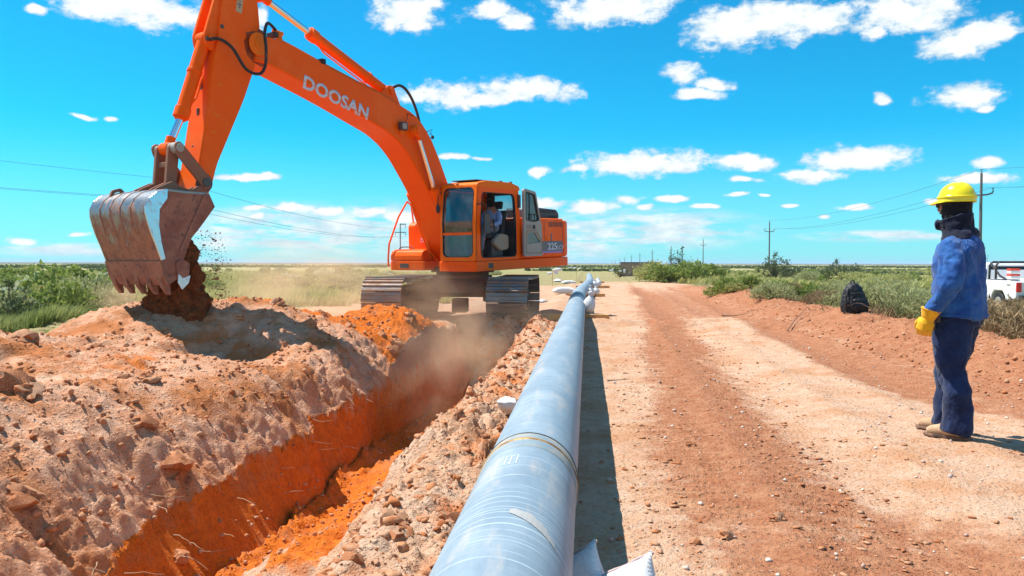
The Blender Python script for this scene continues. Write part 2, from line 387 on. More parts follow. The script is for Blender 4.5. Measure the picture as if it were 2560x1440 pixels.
        for fr__, am, sd in ((4.6, .060, 201), (9.5, .034, 203), (19, .017, 205)):
            w_ = worley(qx*fr__, qy*fr__, sd); z = z+wa*m5*am*np.sqrt(np.clip(1-(w_/.80)**2, 0, 1))*(vnoise(x*fr__*.5, y*fr__*.5, sd+1) > .38)
        # tyre treads pressed into the red bands
        tb = road*nr*sst(far, 22, 12)*(np.exp(-((x-(.40+.06*y))/.2)**2)+np.exp(-((x-(.95+.06*y))/.2)**2)+.8*np.exp(-((x-(3.3+.03*y))/.22)**2))
        z = z+.007*tb*np.sign(np.sin((y+.25*np.abs(x*1.0-1.4))*2*np.pi/.13))*(vnoise(x*3, y*3, 209) > .35)
        z = z+wallm*nr*(.03*fbm(x*3, y*7, 211, 3))
        c = vnoise(x*13, y*13, 141); z = z+nr*A*.8*sst(c, .55, .9)
        c = vnoise(x*27, y*27, 143); z = z+nr*A*.5*sst(c, .55, .9)
    return z
def hz1(x, y): return float(height(np.array([x]), np.array([y]), False)[0])
def axis(segs):
    out = [segs[0][0]]
    for a, b, d in segs:
        n = max(1, int(round((b-a)/d))); out += list(np.linspace(a, b, n+1)[1:])
    return out
def grow(a, d, g, end):
    o = []; s = 1 if end > a else -1
    while abs(a) < abs(end): a += s*d; d *= g; o.append(a)
    return o
xs = axis([(-9.5, -4.4, .035), (-4.4, -3.75, .025), (-3.75, -3.1, .014), (-3.1, -1.75, .025), (-1.75, -.4, .015), (-.4, 4, .03), (4, 6.5, .04)])
xs = grow(-9.5, .05, 1.055, -7000)[::-1]+xs+grow(6.5, .06, 1.055, 7000)
ys = [-30, -15, -6, 0, 1.2]
y_ = 1.8
while y_ < 21: ys.append(y_); y_ += max(.022, .0042*y_)
ys += [y_]+grow(y_, .1, 1.03, 7000)
xs, ys = np.array(xs), np.array(ys)
X, Y = np.meshgrid(xs, ys); Z = height(X, Y)
nx, ny = len(xs), len(ys)
idx = np.arange(nx*ny).reshape(ny, nx)
Fq = np.stack([idx[:-1, :-1], idx[:-1, 1:], idx[1:, 1:], idx[1:, :-1]], -1).reshape(-1, 4)
tme = np_mesh('ground', np.stack([X, Y, Z], -1).reshape(-1, 3), Fq)
# zone masks (what the ground is made of, by place)
FAR = np.hypot(X, Y)
trm = trench_mask(X, Y)
heapm = sst(height(X, Y, False)-0, .06, .22)*(X < -2.9)*(X > -11)*(Y < 17.5)
spoil = np.clip(heapm+((X < -3.0) & (X > -5.2) & (Y < 17))*1.0, 0, 1)
wallm = ((X > xr(Y)-.02) & (X < xfr(Y)+.35) & (Y < 18.6))*1.0
rbank = ((X >= xfr(Y)) & (X < -.5) & (Y < 18.8))*1.0
fresh = np.clip(wallm+.75*g2(X, Y, -5.0, 14.0, 1.4, .8, 1)+.8*g2(X, Y, -3.9, 15.2, 1.0, 1.0, 1)+.45*rbank+.85*sst(Y+.5*fbm(X*1.3, Y, 231, 3), 12.7, 13.5)*(X < -2.9)*sst(Y, 17.3, 16.3)-1.0*g2(X, Y, -2.0, 5.3, .8, 1.5, 1)*(X > -3.0)+.5*g2(X, Y, -5.2, 8.6, .8, 1.4, 1)+.35*g2(X, Y, -5.6, 10.3, 1.2, .5, 1), 0, 1)
# red-brown bands across the road
wx = X+.30*fbm(X*.5, Y*.25, 151, 3)+.16*fbm(X*2, Y*1.2, 152, 4)
b1 = np.exp(-np.abs((wx-(.66+.060*np.minimum(Y, 30)))/.56)**3)*sst(Y, 2, 5)
b1 = np.maximum(b1, sst(wx, .4, .9)*sst(wx+.5*(Y-3.5), 2.6, 1.6)*sst(Y, 5.5, 3.4)*.9)
b2 = sst(wx-.03*Y-.75*sst(Y, 9.5, 6.5), 2.45, 3.05)
b3 = sst(wx-.06*Y, .1, .5)*sst(Y, 17, 21)*sst(Y, 60, 30)*.7
pale3 = np.exp(-np.abs((wx-(3.75+.02*Y))/.22)**2)*.5
red = np.clip(np.maximum(np.maximum(b1, b2), b3)-pale3*.6, 0, 1)*(X > -.3)
red = red*sst(X, 9.0, 6.6)*sst(FAR, 60, 30)
field = np.clip(sst(X, 6.0, 7.0)+sst(X, -7.2, -8.6)*sst(Y, 5, 6)+sst(X, -3, -6)*sst(Y, 24, 32)+sst(Y, 34, 60), 0, 1)
dirttrack = sst(Y, 34, 38)*sst(Y, 66, 58)*sst(X-.14*Y, 0, 2)*sst(X-.30*Y, 1.5, -1)
dirttrack = np.maximum(dirttrack, sst(X, -2.2, 0.5)*sst(X, 11, 6)*sst(Y, 90, 30))
field = field*(1-.92*dirttrack)
for nme, arr in (('spoil', spoil), ('fresh', fresh), ('red', red), ('field', field), ('wall', wallm*(X < xl(Y)+.03))):
    at = tme.attributes.new(nme, 'FLOAT', 'POINT'); at.data.foreach_set('value', arr.ravel().astype('f4'))

gm, t, b = newmat('dirt_ground'); co = objco(t)
def att(n): a = t.new('ShaderNodeAttribute'); a.attribute_name = n; return a.outputs['Fac']
nA = t.noise(co, 1.3, 8, .62); nB = t.noise(co, 7, 8, .66); nC = t.noise(co, 34, 6, .65); nD = t.noise(co, .05, 5, .6); nE = t.noise(co, 140, 3, .6)
PALE = (.60, .40, .275); PALE2 = (.53, .30, .18); REDB = (.37, .145, .070); REDD = (.21, .065, .030); ORA = (.68, .170, .018); ORB = (.54, .122, .012)
road = t.mix(t.smooth(nB, .35, .7), PALE, PALE2)
road = t.mix(t.smooth(t.math('ADD', nA, t.math('MULTIPLY', nC, .5)), .70, .92), road, (.50, .25, .13))
redc = t.mix(t.smooth(nB, .38, .66), REDB, (.45, .21, .11)); redc = t.mix(t.smooth(nC, .52, .72), redc, REDD)
fr_ = t.smooth(t.math('ADD', att('red'), t.math('MULTIPLY', t.math('SUBTRACT', t.noise(co, 5, 9, .72), .5), 2.0)), .18, .80)
c = t.mix(fr_, road, redc)
sp_ = t.mix(t.smooth(nB, .36, .68), (.65, .385, .25), (.56, .25, .13)); sp_ = t.mix(t.smooth(nA, .43, .64), sp_, (.47, .17, .06))
sp_ = t.mix(t.smooth(nC, .56, .76), sp_, (.40, .15, .07))
c = t.mix(t.smooth(t.math('ADD', att('spoil'), t.math('MULTIPLY', t.math('SUBTRACT', nB, .5), .6)), .25, .6), c, sp_)
fo = t.mix(t.smooth(nB, .35, .7), ORA, ORB); fo = t.mix(t.smooth(nC, .55, .75), fo, (.30, .07, .018))
ff = t.smooth(t.math('ADD', att('fresh'), t.math('MULTIPLY', t.math('SUBTRACT', t.noise(co, 2.6, 7, .7), .5), 1.3)), .35, .75)
fo = t.mix(t.math('MULTIPLY', t.smooth(t.noise(co, 1.7, 8, .7), .50, .68), .6), fo, (.46, .20, .10))
c = t.mix(ff, c, fo)
stk = t.noise(t.mapv(co, (7, 7, 2.6)), 4, 7, .7)
c = t.mix(t.math('MULTIPLY', att('wall'), t.smooth(stk, .50, .74)), c, (.33, .080, .016))
# dust lying on the upper part of the wall
sx = t.new('ShaderNodeSeparateXYZ'); t.put(sx.inputs[0], co)
dz = t.math('ADD', sx.outputs[2], t.math('MULTIPLY', t.math('SUBTRACT', t.noise(t.mapv(co, (2.2, 2.2, .7)), 2.2, 6, .7), .5), 1.25))
c = t.mix(t.math('MULTIPLY', att('wall'), t.smooth(dz, -.78, -.50)), c, (.55, .30, .185))
fc = t.mix(t.smooth(nA, .4, .65), (.34, .26, .12), (.42, .33, .19)); fc = t.mix(t.smooth(nB, .45, .62), fc, (.16, .17, .045))
fd = t.new('ShaderNodeNewGeometry')
ln = t.vmath('LENGTH', co)
farc = t.mix(t.smooth(t.noise(t.mapv(co, (1, .35, 1)), .03, 5, .6), .4, .6), (.24, .24, .075), (.33, .30, .13))
fc = t.mix(t.smooth(ln, 60, 200), fc, farc)
fc = t.mix(t.smooth(ln, 450, 1500), fc, (.13, .115, .10))
c = t.mix(t.smooth(t.math('ADD', att('field'), t.math('MULTIPLY', t.math('SUBTRACT', nA, .5), .5)), .35, .65), c, fc)
t.put(b.inputs['Base Color'], c); b.inputs['Roughness'].default_value = .95; b.inputs['Specular IOR Level'].default_value = .15
vo = t.vor(co, 26); vo2 = t.vor(co, 75)
hgt = t.math('ADD', t.math('MULTIPLY', nC, .9), t.math('MULTIPLY', nE, .35))
hgt = t.math('ADD', hgt, t.math('MULTIPLY', t.smooth(vo, .45, .1), .45))
hgt = t.math('ADD', hgt, t.math('MULTIPLY', t.smooth(vo2, .4, .1), .22))
t.put(b.inputs['Normal'], t.bump(hgt, .8, .03))
gob = link('ground', tme, gm, None, True); tag(gob, kind='structure')

# ================================================================ excavator
def paint(name, col, dirt, rough=.38, coat=.25):
    m_, t, b = newmat(name); co = objco(t)
    n_ = t.noise(co, 2.2, 6, .65); f = t.noise(co, 14, 6, .7); s_ = t.noise(t.mapv(co, (9, 9, .8)), 1.6, 5, .65)
    c = t.mix(n_, tuple(x*.86 for x in col), tuple(min(1, x*1.10) for x in col))
    d = t.smooth(t.math('ADD', t.math('MULTIPLY', n_, .6), t.math('MULTIPLY', s_, .5)), .72-dirt*.45, .95-dirt*.3)
    c = t.mix(t.math('MULTIPLY', d, .34), c, (.50, .16, .035))
    c = t.mix(t.math('MULTIPLY', t.smooth(t.noise(co, .9, 6, .7), .48, .68), .35), c, tuple(min(1, x*1.0+.03) for x in (col[0]*.9, col[1]*1.55, col[2]+.01)))
    sc = t.smooth(f, .66, .73); c = t.mix(t.math('MULTIPLY', sc, .7), c, (.13, .035, .015))
    t.put(b.inputs['Base Color'], c); t.put(b.inputs['Roughness'], t.math('ADD', rough, t.math('MULTIPLY', d, .35)))
    b.inputs['Coat Weight'].default_value = 0; b.inputs['Coat Roughness'].default_value = .15; b.inputs['Specular IOR Level'].default_value = .12
    t.put(b.inputs['Normal'], t.bump(t.noise(co, 3, 3, .5), .06, .02))
    return m_
orange = paint('orange_paint', (1.0, .115, .0), .25)
orange_dusty = paint('dusty_orange_paint', (.92, .17, .006), .45, .5, .08)
charcoal = simple('charcoal_plastic', (.045, .045, .05), .5, dirt=.3, dirtcol=(.25, .16, .10))
blackrub = simple('black_rubber', (.015, .015, .016), .55, dirt=.25, dirtcol=(.22, .13, .08))
chrome = simple('chromed_rod', (.80, .82, .86), .12, 1.0)
blue_chrome = simple('chromed_rod_in_shade', (.70, .74, .80), .10, 1.0)
tracksteel = simple('worn_track_steel', (.23, .21, .20), .40, .75, dirt=.45, dirtcol=(.40, .24, .15), dscale=5)
undermat = simple('dusty_undercarriage', (.075, .06, .052), .7, .2, dirt=.55, dirtcol=(.27, .15, .09), dscale=2)
greytrim = simple('grey_cab_trim', (.34, .32, .285), .6, dirt=.3, dirtcol=(.40, .30, .22))
stripegrey = simple('dark_grey_decal', (.13, .12, .135), .45)
purple = simple('violet_decal', (.26, .20, .55), .45)
letterw = simple('pale_grey_lettering', (.62, .66, .74), .45)
linkmat = simple('muddy_linkage_steel', (.30, .10, .05), .6, .2, dirt=.75, dirtcol=(.30, .15, .095), dscale=6, bump=.4)
pinmat = simple('greasy_pin_steel', (.10, .09, .09), .45, .7, dirt=.4, dirtcol=(.26, .15, .10), dscale=14)
seatmat = simple('black_seat_fabric', (.03, .028, .03), .85)
beige = simple('beige_console_plastic', (.26, .22, .17), .6, dirt=.3)
gl, t, b = newmat('tinted_cab_glass'); t.n.remove(b)
gd = t.new('ShaderNodeBsdfGlossy'); gd.inputs['Roughness'].default_value = .02; gd.inputs['Color'].default_value = (1, 1, 1, 1)
tr_ = t.new('ShaderNodeBsdfTransparent'); tr_.inputs[0].default_value = (.62, .74, .76, 1)
df = t.new('ShaderNodeBsdfDiffuse'); df.inputs[0].default_value = (.45, .36, .30, 1)
fr = t.new('ShaderNodeFresnel'); fr.inputs[0].default_value = 1.5
m1_ = t.new('ShaderNodeMixShader'); t.put(m1_.inputs[0], t.math('MULTIPLY_ADD', fr.outputs[0], 1.0, .04)); t.l.new(tr_.outputs[0], m1_.inputs[1]); t.l.new(gd.outputs[0], m1_.inputs[2])
m2_ = t.new('ShaderNodeMixShader'); t.put(m2_.inputs[0], t.math('MULTIPLY', t.smooth(t.noise(objco(t), 3, 5), .4, .8), .22)); t.l.new(m1_.outputs[0], m2_.inputs[1]); t.l.new(df.outputs[0], m2_.inputs[2])
t.l.new(m2_.outputs[0], t.n['Material Output'].inputs[0])

# muddy bucket steel: polished where it scrapes, caked with red dust elsewhere
bk, t, b = newmat('scraped_bucket_steel'); co = objco(t)
n_ = t.noise(co, 2.0, 7, .68); st_ = t.noise(t.mapv(co, (5, 5, .8)), 2.2, 6, .65)
sz_ = t.new('ShaderNodeSeparateXYZ'); t.put(sz_.inputs[0], co)
mud = t.smooth(t.math('ADD', t.math('ADD', t.math('MULTIPLY', n_, .5), t.math('MULTIPLY', st_, .55)), t.math('MULTIPLY', t.math('SUBTRACT', 1.95, sz_.outputs[2]), .28)), .46, .60)
c = t.mix(mud, (.30, .29, .28), t.mix(t.smooth(t.noise(co, 9, 6, .7), .4, .65), (.34, .15, .085), (.20, .095, .065)))
t.put(b.inputs['Base Color'], c); t.put(b.inputs['Metallic'], t.math('SUBTRACT', .85, t.math('MULTIPLY', mud, .85)))
t.put(b.inputs['Roughness'], t.math('MULTIPLY_ADD', mud, .5, .33)); t.put(b.inputs['Normal'], t.bump(t.noise(co, 18, 6, .7), .35, .015))
bside, t, b = newmat('mud_caked_steel'); co = objco(t)
c = t.mix(t.smooth(t.noise(co, 3.5, 7, .7), .38, .62), (.33, .145, .09), (.23, .085, .055)); c = t.mix(t.smooth(t.noise(co, 11, 6, .7), .56, .66), c, (.10, .06, .055))
t.put(b.inputs['Base Color'], c); b.inputs['Roughness'].default_value = .75; t.put(b.inputs['Normal'], t.bump(t.noise(co, 14, 7, .7), .5, .02))
blade = simple('bare_polished_steel', (.62, .66, .74), .22, 1.0, dirt=.2, dirtcol=(.35, .18, .12), dscale=8)

EO = Vector((-2.93, 18.7, 0)); EA = R_(27.6); EP = R_(1.9)
eF = Vector((-math.sin(EA), -math.cos(EA), 0)); eL = Vector((math.cos(EA), -math.sin(EA), 0)); eU = Vector((0, 0, 1))
eFp = eF*math.cos(EP)-eU*math.sin(EP); eUp = eU*math.cos(EP)+eF*math.sin(EP)
def mx_(p): return EO+Vector((0, 0, 1.1))+eFp*p[0]+eL*p[1]+eUp*(p[2]-1.1)
def um_(p): return Vector((EO.x+p[0], EO.y+p[1], p[2]))   # undercarriage: x right, y away, z up
EX = empty('excavator', EO, 'large orange crawler excavator straddling the trench with its boom reaching left', 'excavator')
def M(): return MB(mx_)
def P_(mb, name, mat, sub=None, **k): return part(mb, name, mat, EX, sub, **k)

# ---- tracks
def track(cx, wd):
    sh = MB(um_); r = .46; y0, y1 = -1.72, 1.78; zc = .50
    per = 2*(y1-y0)+2*math.pi*r; n = 46
    def at(s):
        s = s % per; a = y1-y0
        if s < a: return (y0+s, zc+r, 0.)
        s -= a
        if s < math.pi*r: th = s/r; return (y1+r*math.sin(th), zc+r*math.cos(th), -th)
        s -= math.pi*r
        if s < a: return (y1-s, zc-r, -math.pi)
        s -= a; th = s/r; return (y0-r*math.sin(th), zc-r*math.cos(th), -math.pi-th)
    for i in range(n):
        y, z, an = at(i*per/n); ca, sa = math.cos(an), math.sin(an); hp = per/n/2-.006
        prof = [(-hp, -.012), (hp, -.012), (hp, .012), (hp*.55, .014), (hp*.50, .040), (hp*.36, .040), (hp*.30, .014), (-.02, .014), (-.025, .036), (-.05, .036), (-.055, .014), (-hp*.68, .014), (-hp*.74, .044), (-hp*.92, .044), (-hp, .012)]
        sag = -.02*math.sin(math.pi*min(1, max(0, (y-y0)/(y1-y0)))) if z > zc+r*.9 else 0
        pts = [(y+u*ca-v*sa, z+sag+u*sa+v*ca) for u, v in prof]
        sh.prism(pts, cx-wd/2, cx+wd/2, ax=0)
        # chain link pads
        pts = [(y+u*ca-v*sa, z+sag+u*sa+v*ca) for u, v in [(-hp*1.05, -.10), (hp*1.05, -.10), (hp*1.05, -.014), (-hp*1.05, -.014)]]
        sh.prism(pts, cx-.10, cx-.05, ax=0); sh.prism(pts, cx+.05, cx+.10, ax=0)
    tk = P_(sh, 'track', tracksteel)
    f = MB(um_); f.prism([(-1.55, .30), (1.55, .30), (1.62, .62), (1.2, .74), (-1.2, .74), (-1.6, .62)], cx-.19, cx+.19, ax=0)
    P_(f, 'track_frame', undermat, tk, bevel=.03)
    for yy, rr in ((y0, .36), (y1, .37)):
        g = MB(um_); g.prism([(yy+rr*math.cos(a), zc+rr*math.sin(a)) for a in np.linspace(0, 2*math.pi, 25)[:-1]], cx-.16, cx+.16, ax=0)
        g.prism([(yy+.13*math.cos(a), zc+.13*math.sin(a)) for a in np.linspace(0, 2*math.pi, 13)[:-1]], cx-.21, cx+.21, ax=0)
        P_(g, 'idler_wheel' if yy < 0 else 'sprocket', undermat, tk, bevel=.015)
    for k in range(7):
        yy = -1.3+k*.43; g = MB(um_); g.prism([(yy+.10*math.cos(a), .16+.10*math.sin(a)) for a in np.linspace(0, 2*math.pi, 15)[:-1]], cx-.2, cx+.2, ax=0)
        P_(g, 'roller', undermat, tk)
track(-1.40, .86); track(1.26, .86)
g = MB(um_)
g.prism([(-.55, .52), (.55, .52), (.70, .62), (.70, .86), (.55, .96), (-.55, .96), (-.70, .86), (-.70, .62)], -.66, .60, ax=0)
g.box((-1.30, -.62, .42), (-.62, -.22, .80)); g.box((-1.30, .22, .42), (-.62, .62, .80)); g.box((.56, -.62, .42), (1.12, -.22, .80)); g.box((.56, .22, .42), (1.12, .62, .80))
g.box((-.12, -.85, .18), (.22, -.45, .5))
P_(g, 'undercarriage_frame', undermat, bevel=.03)
g = MB(um_)
for r, z0, z1 in ((.70, .95, 1.02), (.62, 1.02, 1.09), (.74, 1.09, 1.20)):
    g.prism([(r*math.cos(a), r*math.sin(a)) for a in np.linspace(0, 2*math.pi, 49)[:-1]], z0, z1, ax=2)
P_(g, 'slewing_ring', undermat, bevel=.01)

# ---- upper structure
U0, U1 = 1.16, 1.38
def arc_tail(l0, l1):   # plan outline of the platform, rounded at the back
    return [(1.42, .40), (1.42, 1.40), (-2.2, 1.40), (-2.72, 1.34), (-2.95, .9), (-3.02, .3), (-3.02, -.3), (-2.95, -.9), (-2.72, -1.34), (-2.2, -1.40), (.98, -1.40), (.98, -.34), (.55, -.34), (.55, .40)]
g = M(); g.prism(rpoly(arc_tail(0, 0), .06, 2), U0+.0, U1, ax=2)
P_(g, 'platform', orange, bevel=.02)
g = M(); g.prism(rpoly([(1.425, 1.18), (1.0, 1.18), (1.0, 1.345), (1.425, 1.345)], .02), 1.4, 1.404, ax=1)
# engine housing with chamfered back
def body(pl, f0, f1, u0, u1): pass
g = M(); prof = [(-.40, U1+.006), (-2.42, U1+.006), (-2.42, 2.34), (-.40, 2.34)]
g.prism(prof, -1.38, 1.385, ax=1); eng = P_(g, 'engine_housing', orange, bevel=.05, seg=3)
g = M(); cw = [(-2.43, 1.39), (-2.72, 1.33), (-2.95, .9), (-3.02, .3), (-3.02, -.3), (-2.95, -.9), (-2.72, -1.33), (-2.43, -1.39)]
g.prism(cw, U1+.01, 2.30, ax=2); P_(g, 'counterweight', orange, bevel=.07, seg=3)
for (f0, f1) in ((-1.47, -1.455), (-2.36, -2.345)):
    g = M(); g.box((f0, 1.384, U1+.06), (f1, 1.388, 2.28)); P_(g, 'panel_seam', charcoal, eng)
g = M(); g.box((-2.42, 1.384, U1+.16), (-1.3, 1.388, U1+.165)); P_(g, 'panel_seam', charcoal, eng)
# slanted vent slots
for k in range(11):
    f = -1.68-k*.062; g = M(); g.prism([(f, 2.13), (f-.026, 2.13), (f-.040, 2.25), (f-.014, 2.25)], 1.384, 1.392, ax=1); P_(g, 'vent_slot', charcoal, eng)
g = M(); g.prism(rrect(-1.62, 1.86, .10, .13, .01), 1.384, 1.394); P_(g, 'door_latch', orange_dusty, eng, bevel=.003)
g = M(); g.prism(rrect(-1.34, 1.86, .05, .13, .01), 1.384, 1.392); P_(g, 'door_latch', charcoal, eng)
g = M(); g.prism(rrect(-1.80, 1.88, .06, .20, .01), 1.384, 1.389); P_(g, 'warning_sticker', stripegrey, eng)
g = M(); g.box((-2.345, 1.384, 1.545), (-1.10, 1.391, 1.785)); stripe = P_(g, 'stripe', stripegrey, eng)
g = M(); g.box((-2.345, 1.384, 1.50), (-1.10, 1.390, 1.543)); P_(g, 'stripe', purple, eng)
g = M(); g.prism(rpoly([(-1.52, 2.34), (-1.55, 2.60), (-2.40, 2.57), (-2.52, 2.47), (-2.52, 2.34)], .05), .25, 1.20, ax=1); hood = P_(g, 'exhaust_hood', charcoal, bevel=.03)
for k in range(11):
    f = -1.60-k*.07; g = M(); g.prism([(f, 2.49), (f-.03, 2.49), (f-.045, 2.54), (f-.015, 2.54)], 1.20, 1.206, ax=1); P_(g, 'vent_slot', blackrub, hood)
for k in range(7):
    f = -1.98-k*.06; g = M(); g.prism([(f, 2.37), (f-.025, 2.37), (f-.035, 2.42), (f-.01, 2.42)], 1.20, 1.206, ax=1); P_(g, 'vent_slot', blackrub, hood)
g = M(); g.tube([mp for mp in [(-1.9, .1, 2.3), (-1.9, .1, 2.62)]], .07, 14); P_(g, 'exhaust_pipe', charcoal)
# front skirt under the cab, with a step hole
g = M(); g.ring(rrect(.86, 1.275, .30, .17, .02), rrect(.86, 1.275, .20, .115, .015), 1.398, 1.410); P_(g, 'step_frame', orange_dusty, bevel=.003)
g = M(); g.prism(rrect(.86, 1.275, .21, .12, .01), 1.397, 1.402); P_(g, 'step_hole', charcoal)
# right-hand boxes: tool box with rounded top, and fuel tank behind it
g = M(); g.prism([(.98, U1+.004), (.98, 1.50), (.93, 1.60), (.82, 1.645), (.36, 1.645), (.36, U1+.004)], -1.38, -.42, ax=1); P_(g, 'tool_box', orange, bevel=.03, seg=3)
g = M(); g.prism(rrect(-.95, 1.265, .26, .10, .01), .982, .988, ax=0); P_(g, 'vent_grille', charcoal)
g = M(); g.tube([(.86, -1.2, 1.66), (.86, -1.1, 1.70), (.86, -.85, 1.70), (.86, -.75, 1.66)], .012, 8); P_(g, 'grab_bar', blackrub)
g = M(); g.prism(rpoly([(.34, U1+.004), (.34, 2.20), (.24, 2.29), (-.38, 2.29), (-.38, U1+.004)], .04), -1.36, -.40, ax=1); tank = P_(g, 'fuel_tank', orange, bevel=.03)
g = M(); g.tube([(.30, -1.40, 2.79), (.63, -1.40, 2.41), (.98, -1.40, 1.78), (1.03, -1.40, 1.42), (1.02, -1.40, 1.25)], .022, 8); g.tube([(.30, -1.4, 2.79), (.2, -1.36, 2.70), (.2, -1.3, 2.28)], .022, 8); P_(g, 'handrail', orange)
g = M(); g.tube([(.72, -.5, 2.85), (.73, -.5, 2.40), (.69, -.52, 2.28), (.55, -.60, 2.24), (.2, -.62, 2.26)], .02, 8); P_(g, 'handrail', orange)
# hoses at the boom foot
for k, (dl, df_) in enumerate(((-.36, 0), (-.30, .06), (-.24, .12))):
    g = M(); g.tube(cr([(.62+df_, dl, 1.45), (.80+df_, dl, 1.62), (.86+df_, dl, 1.85), (.78+df_, dl, 2.02), (.60, dl, 2.05), (.45, dl, 1.85)]), .018, 8); P_(g, 'hose', blackrub if k == 1 else orange_dusty)

# ---- cab
CF, CB, CL0, CL1, CU0, CU1 = 1.42, -.35, .46, 1.40, U1+.005, 3.06
cabroot = M()
# side wall (near) with door opening
sideo = rpoly([(CF-.10, CU1-.08), (CF-.02, 2.2), (CF, CU0), (CB, CU0), (CB-.02, 2.2), (CB+.04, CU1-.08)], .10, 6)
sidei = rpoly([(CF-.27, CU1-.20), (CF-.20, 2.2), (CF-.20, CU0+.06), (CB+.16, CU0+.06), (CB+.16, 2.2), (CB+.22, CU1-.20)], .13, 6)
cabroot.ring(sideo, sidei, CL1-.05, CL1, ax=1)
sidei2 = rpoly([(CF-.22, CU1-.16), (CF-.15, 2.3), (CF-.15, 2.05), (CB+.14, 2.05), (CB+.14, 2.3), (CB+.20, CU1-.16)], .10, 6)
cabroot.ring(sideo, sidei2, CL0, CL0+.05, ax=1)
# back wall
cabroot.ring(rrect((CL0+CL1)/2, (CU0+CU1-.1)/2, CL1-CL0-.11, CU1-.1-CU0-.02, .05, 6), rrect((CL0+CL1)/2, 2.55, .70, .62, .10, 6), CB+.02, CB+.06, ax=0)
# floor
cabroot.box((CB+.05, CL0+.06, CU0+.0), (CF-.05, CL1-.06, CU0+.05))
cab = P_(cabroot, 'cab', orange, bevel=.008)
# roof
g = M(); g.prism(rpoly([(CF-.08, CU1-.10), (CF-.12, CU1-.01), (CF-.5, CU1+.055), (CB+.35, CU1+.05), (CB+.02, CU1-.02), (CB-.02, CU1-.12)], .06, 4), CL0-.01, CL1+.01, ax=1); P_(g, 'roof', orange_dusty, cab, bevel=.04, seg=4)
g = M(); g.prism(rrect(.93, .55, .62, .60, .08), CU1+.05, CU1+.065, ax=2)
g = M(); g.box((.45, .6, CU1+.055), (1.15, 1.25, CU1+.075)); P_(g, 'roof_hatch', charcoal, cab, bevel=.01)
for f in (.28, -.12):
    g = M(); g.box((f-.03, 1.28, CU1+.04), (f+.03, 1.34, CU1+.085)); P_(g, 'roof_fitting', charcoal, cab, bevel=.01)
# front face frame following the rake
def frx(u): return CF-.10*max(0, (u-2.2)/(CU1-.08-2.2))-.0 if u > 2.2 else CF-.02*(u-CU0)/(2.2-CU0)
def frontring(outer, inner, d0, d1):
    q = M(); n = len(outer); vs = []
    for L_ in (outer, inner):
        for d in (d0, d1): vs += [(frx(u)+d, l, u) for l, u in L_]
    fs = []
    for i in range(n):
        j = (i+1) % n; o0, o1, i0, i1 = 0, n, 2*n, 3*n
        fs += [(o0+i, o0+j, o1+j, o1+i), (i0+j, i0+i, i1+i, i1+j), (o0+j, o0+i, i0+i, i0+j), (o1+i, o1+j, i1+j, i1+i)]
    return q.add(vs, fs)
def dense(pts, m=4):
    out = []
    for i, p in enumerate(pts):
        q = pts[(i+1) % len(pts)]
        out += [(p[0]+(q[0]-p[0])*k/m, p[1]+(q[1]-p[1])*k/m) for k in range(m)]
    return out
cl = (CL0+CL1)/2; W_ = CL1-CL0
P_(frontring(dense(rrect(cl, (CU0+CU1-.07)/2, W_, CU1-.07-CU0, .06, 5)), dense(rrect(cl, 2.215, W_-.135, 1.49, .12, 5)), -.05, .004), 'front_frame', orange_dusty, cab)
P_(frontring(dense(rrect(cl, 2.215, W_-.135, 1.49, .12, 5)), dense(rrect(cl, 2.215, W_-.165, 1.455, .105, 5)), -.035, .008), 'window_seal', blackrub, cab)
g = M(); g.box((frx(1.97)-.03, CL0+.07, 1.945), (frx(1.97)+.006, CL1-.07, 2.0)); P_(g, 'window_bar', orange, cab, bevel=.006)
def pane(l0, l1, u0, u1, name):
    q = M(); us = np.linspace(u0, u1, 5); vs = []
    for d in (-.018, -.012):
        for u in us: vs += [(frx(u)+d, l0, u), (frx(u)+d, l1, u)]
    fs = [(2*i, 2*i+1, 2*i+3, 2*i+2) for i in range(4)]
    q.add(vs[:10], fs); return P_(q, name, gl, cab)
pane(CL0+.07, CL1-.07, 2.0, 2.95, 'windscreen'); pane(CL0+.07, CL1-.07, 1.48, 1.945, 'lower_window')
g = M(); g.prism(sidei2, CL0+.02, CL0+.024, ax=1); P_(g, 'side_window', gl, cab)
g = M(); g.prism(rrect(cl, 2.55, .71, .63, .10, 6), CB+.035, CB+.04, ax=0); P_(g, 'rear_window', gl, cab)
# black door seal
g = M(); g.ring(sidei, [(p[0]+(.53-p[0])*.03, p[1]+(2.2-p[1])*.02) for p in sidei], CL1-.055, CL1+.006, ax=1); P_(g, 'door_seal', blackrub, cab)
g = M(); g.ring(rrect((CL0+CL1)/2, (CU0+CU1-.1)/2, CL1-CL0-.14, CU1-.15-CU0, .05, 6), rrect((CL0+CL1)/2, 2.55, .68, .60, .10, 6), CB+.062, CB+.068, ax=0); P_(g, 'inner_lining', charcoal, cab)
# inner lining
g = M(); g.box((CB+.08, CL0+.07, CU1-.14), (CF-.25, CL1-.07, CU1-.10)); P_(g, 'headliner', charcoal, cab)
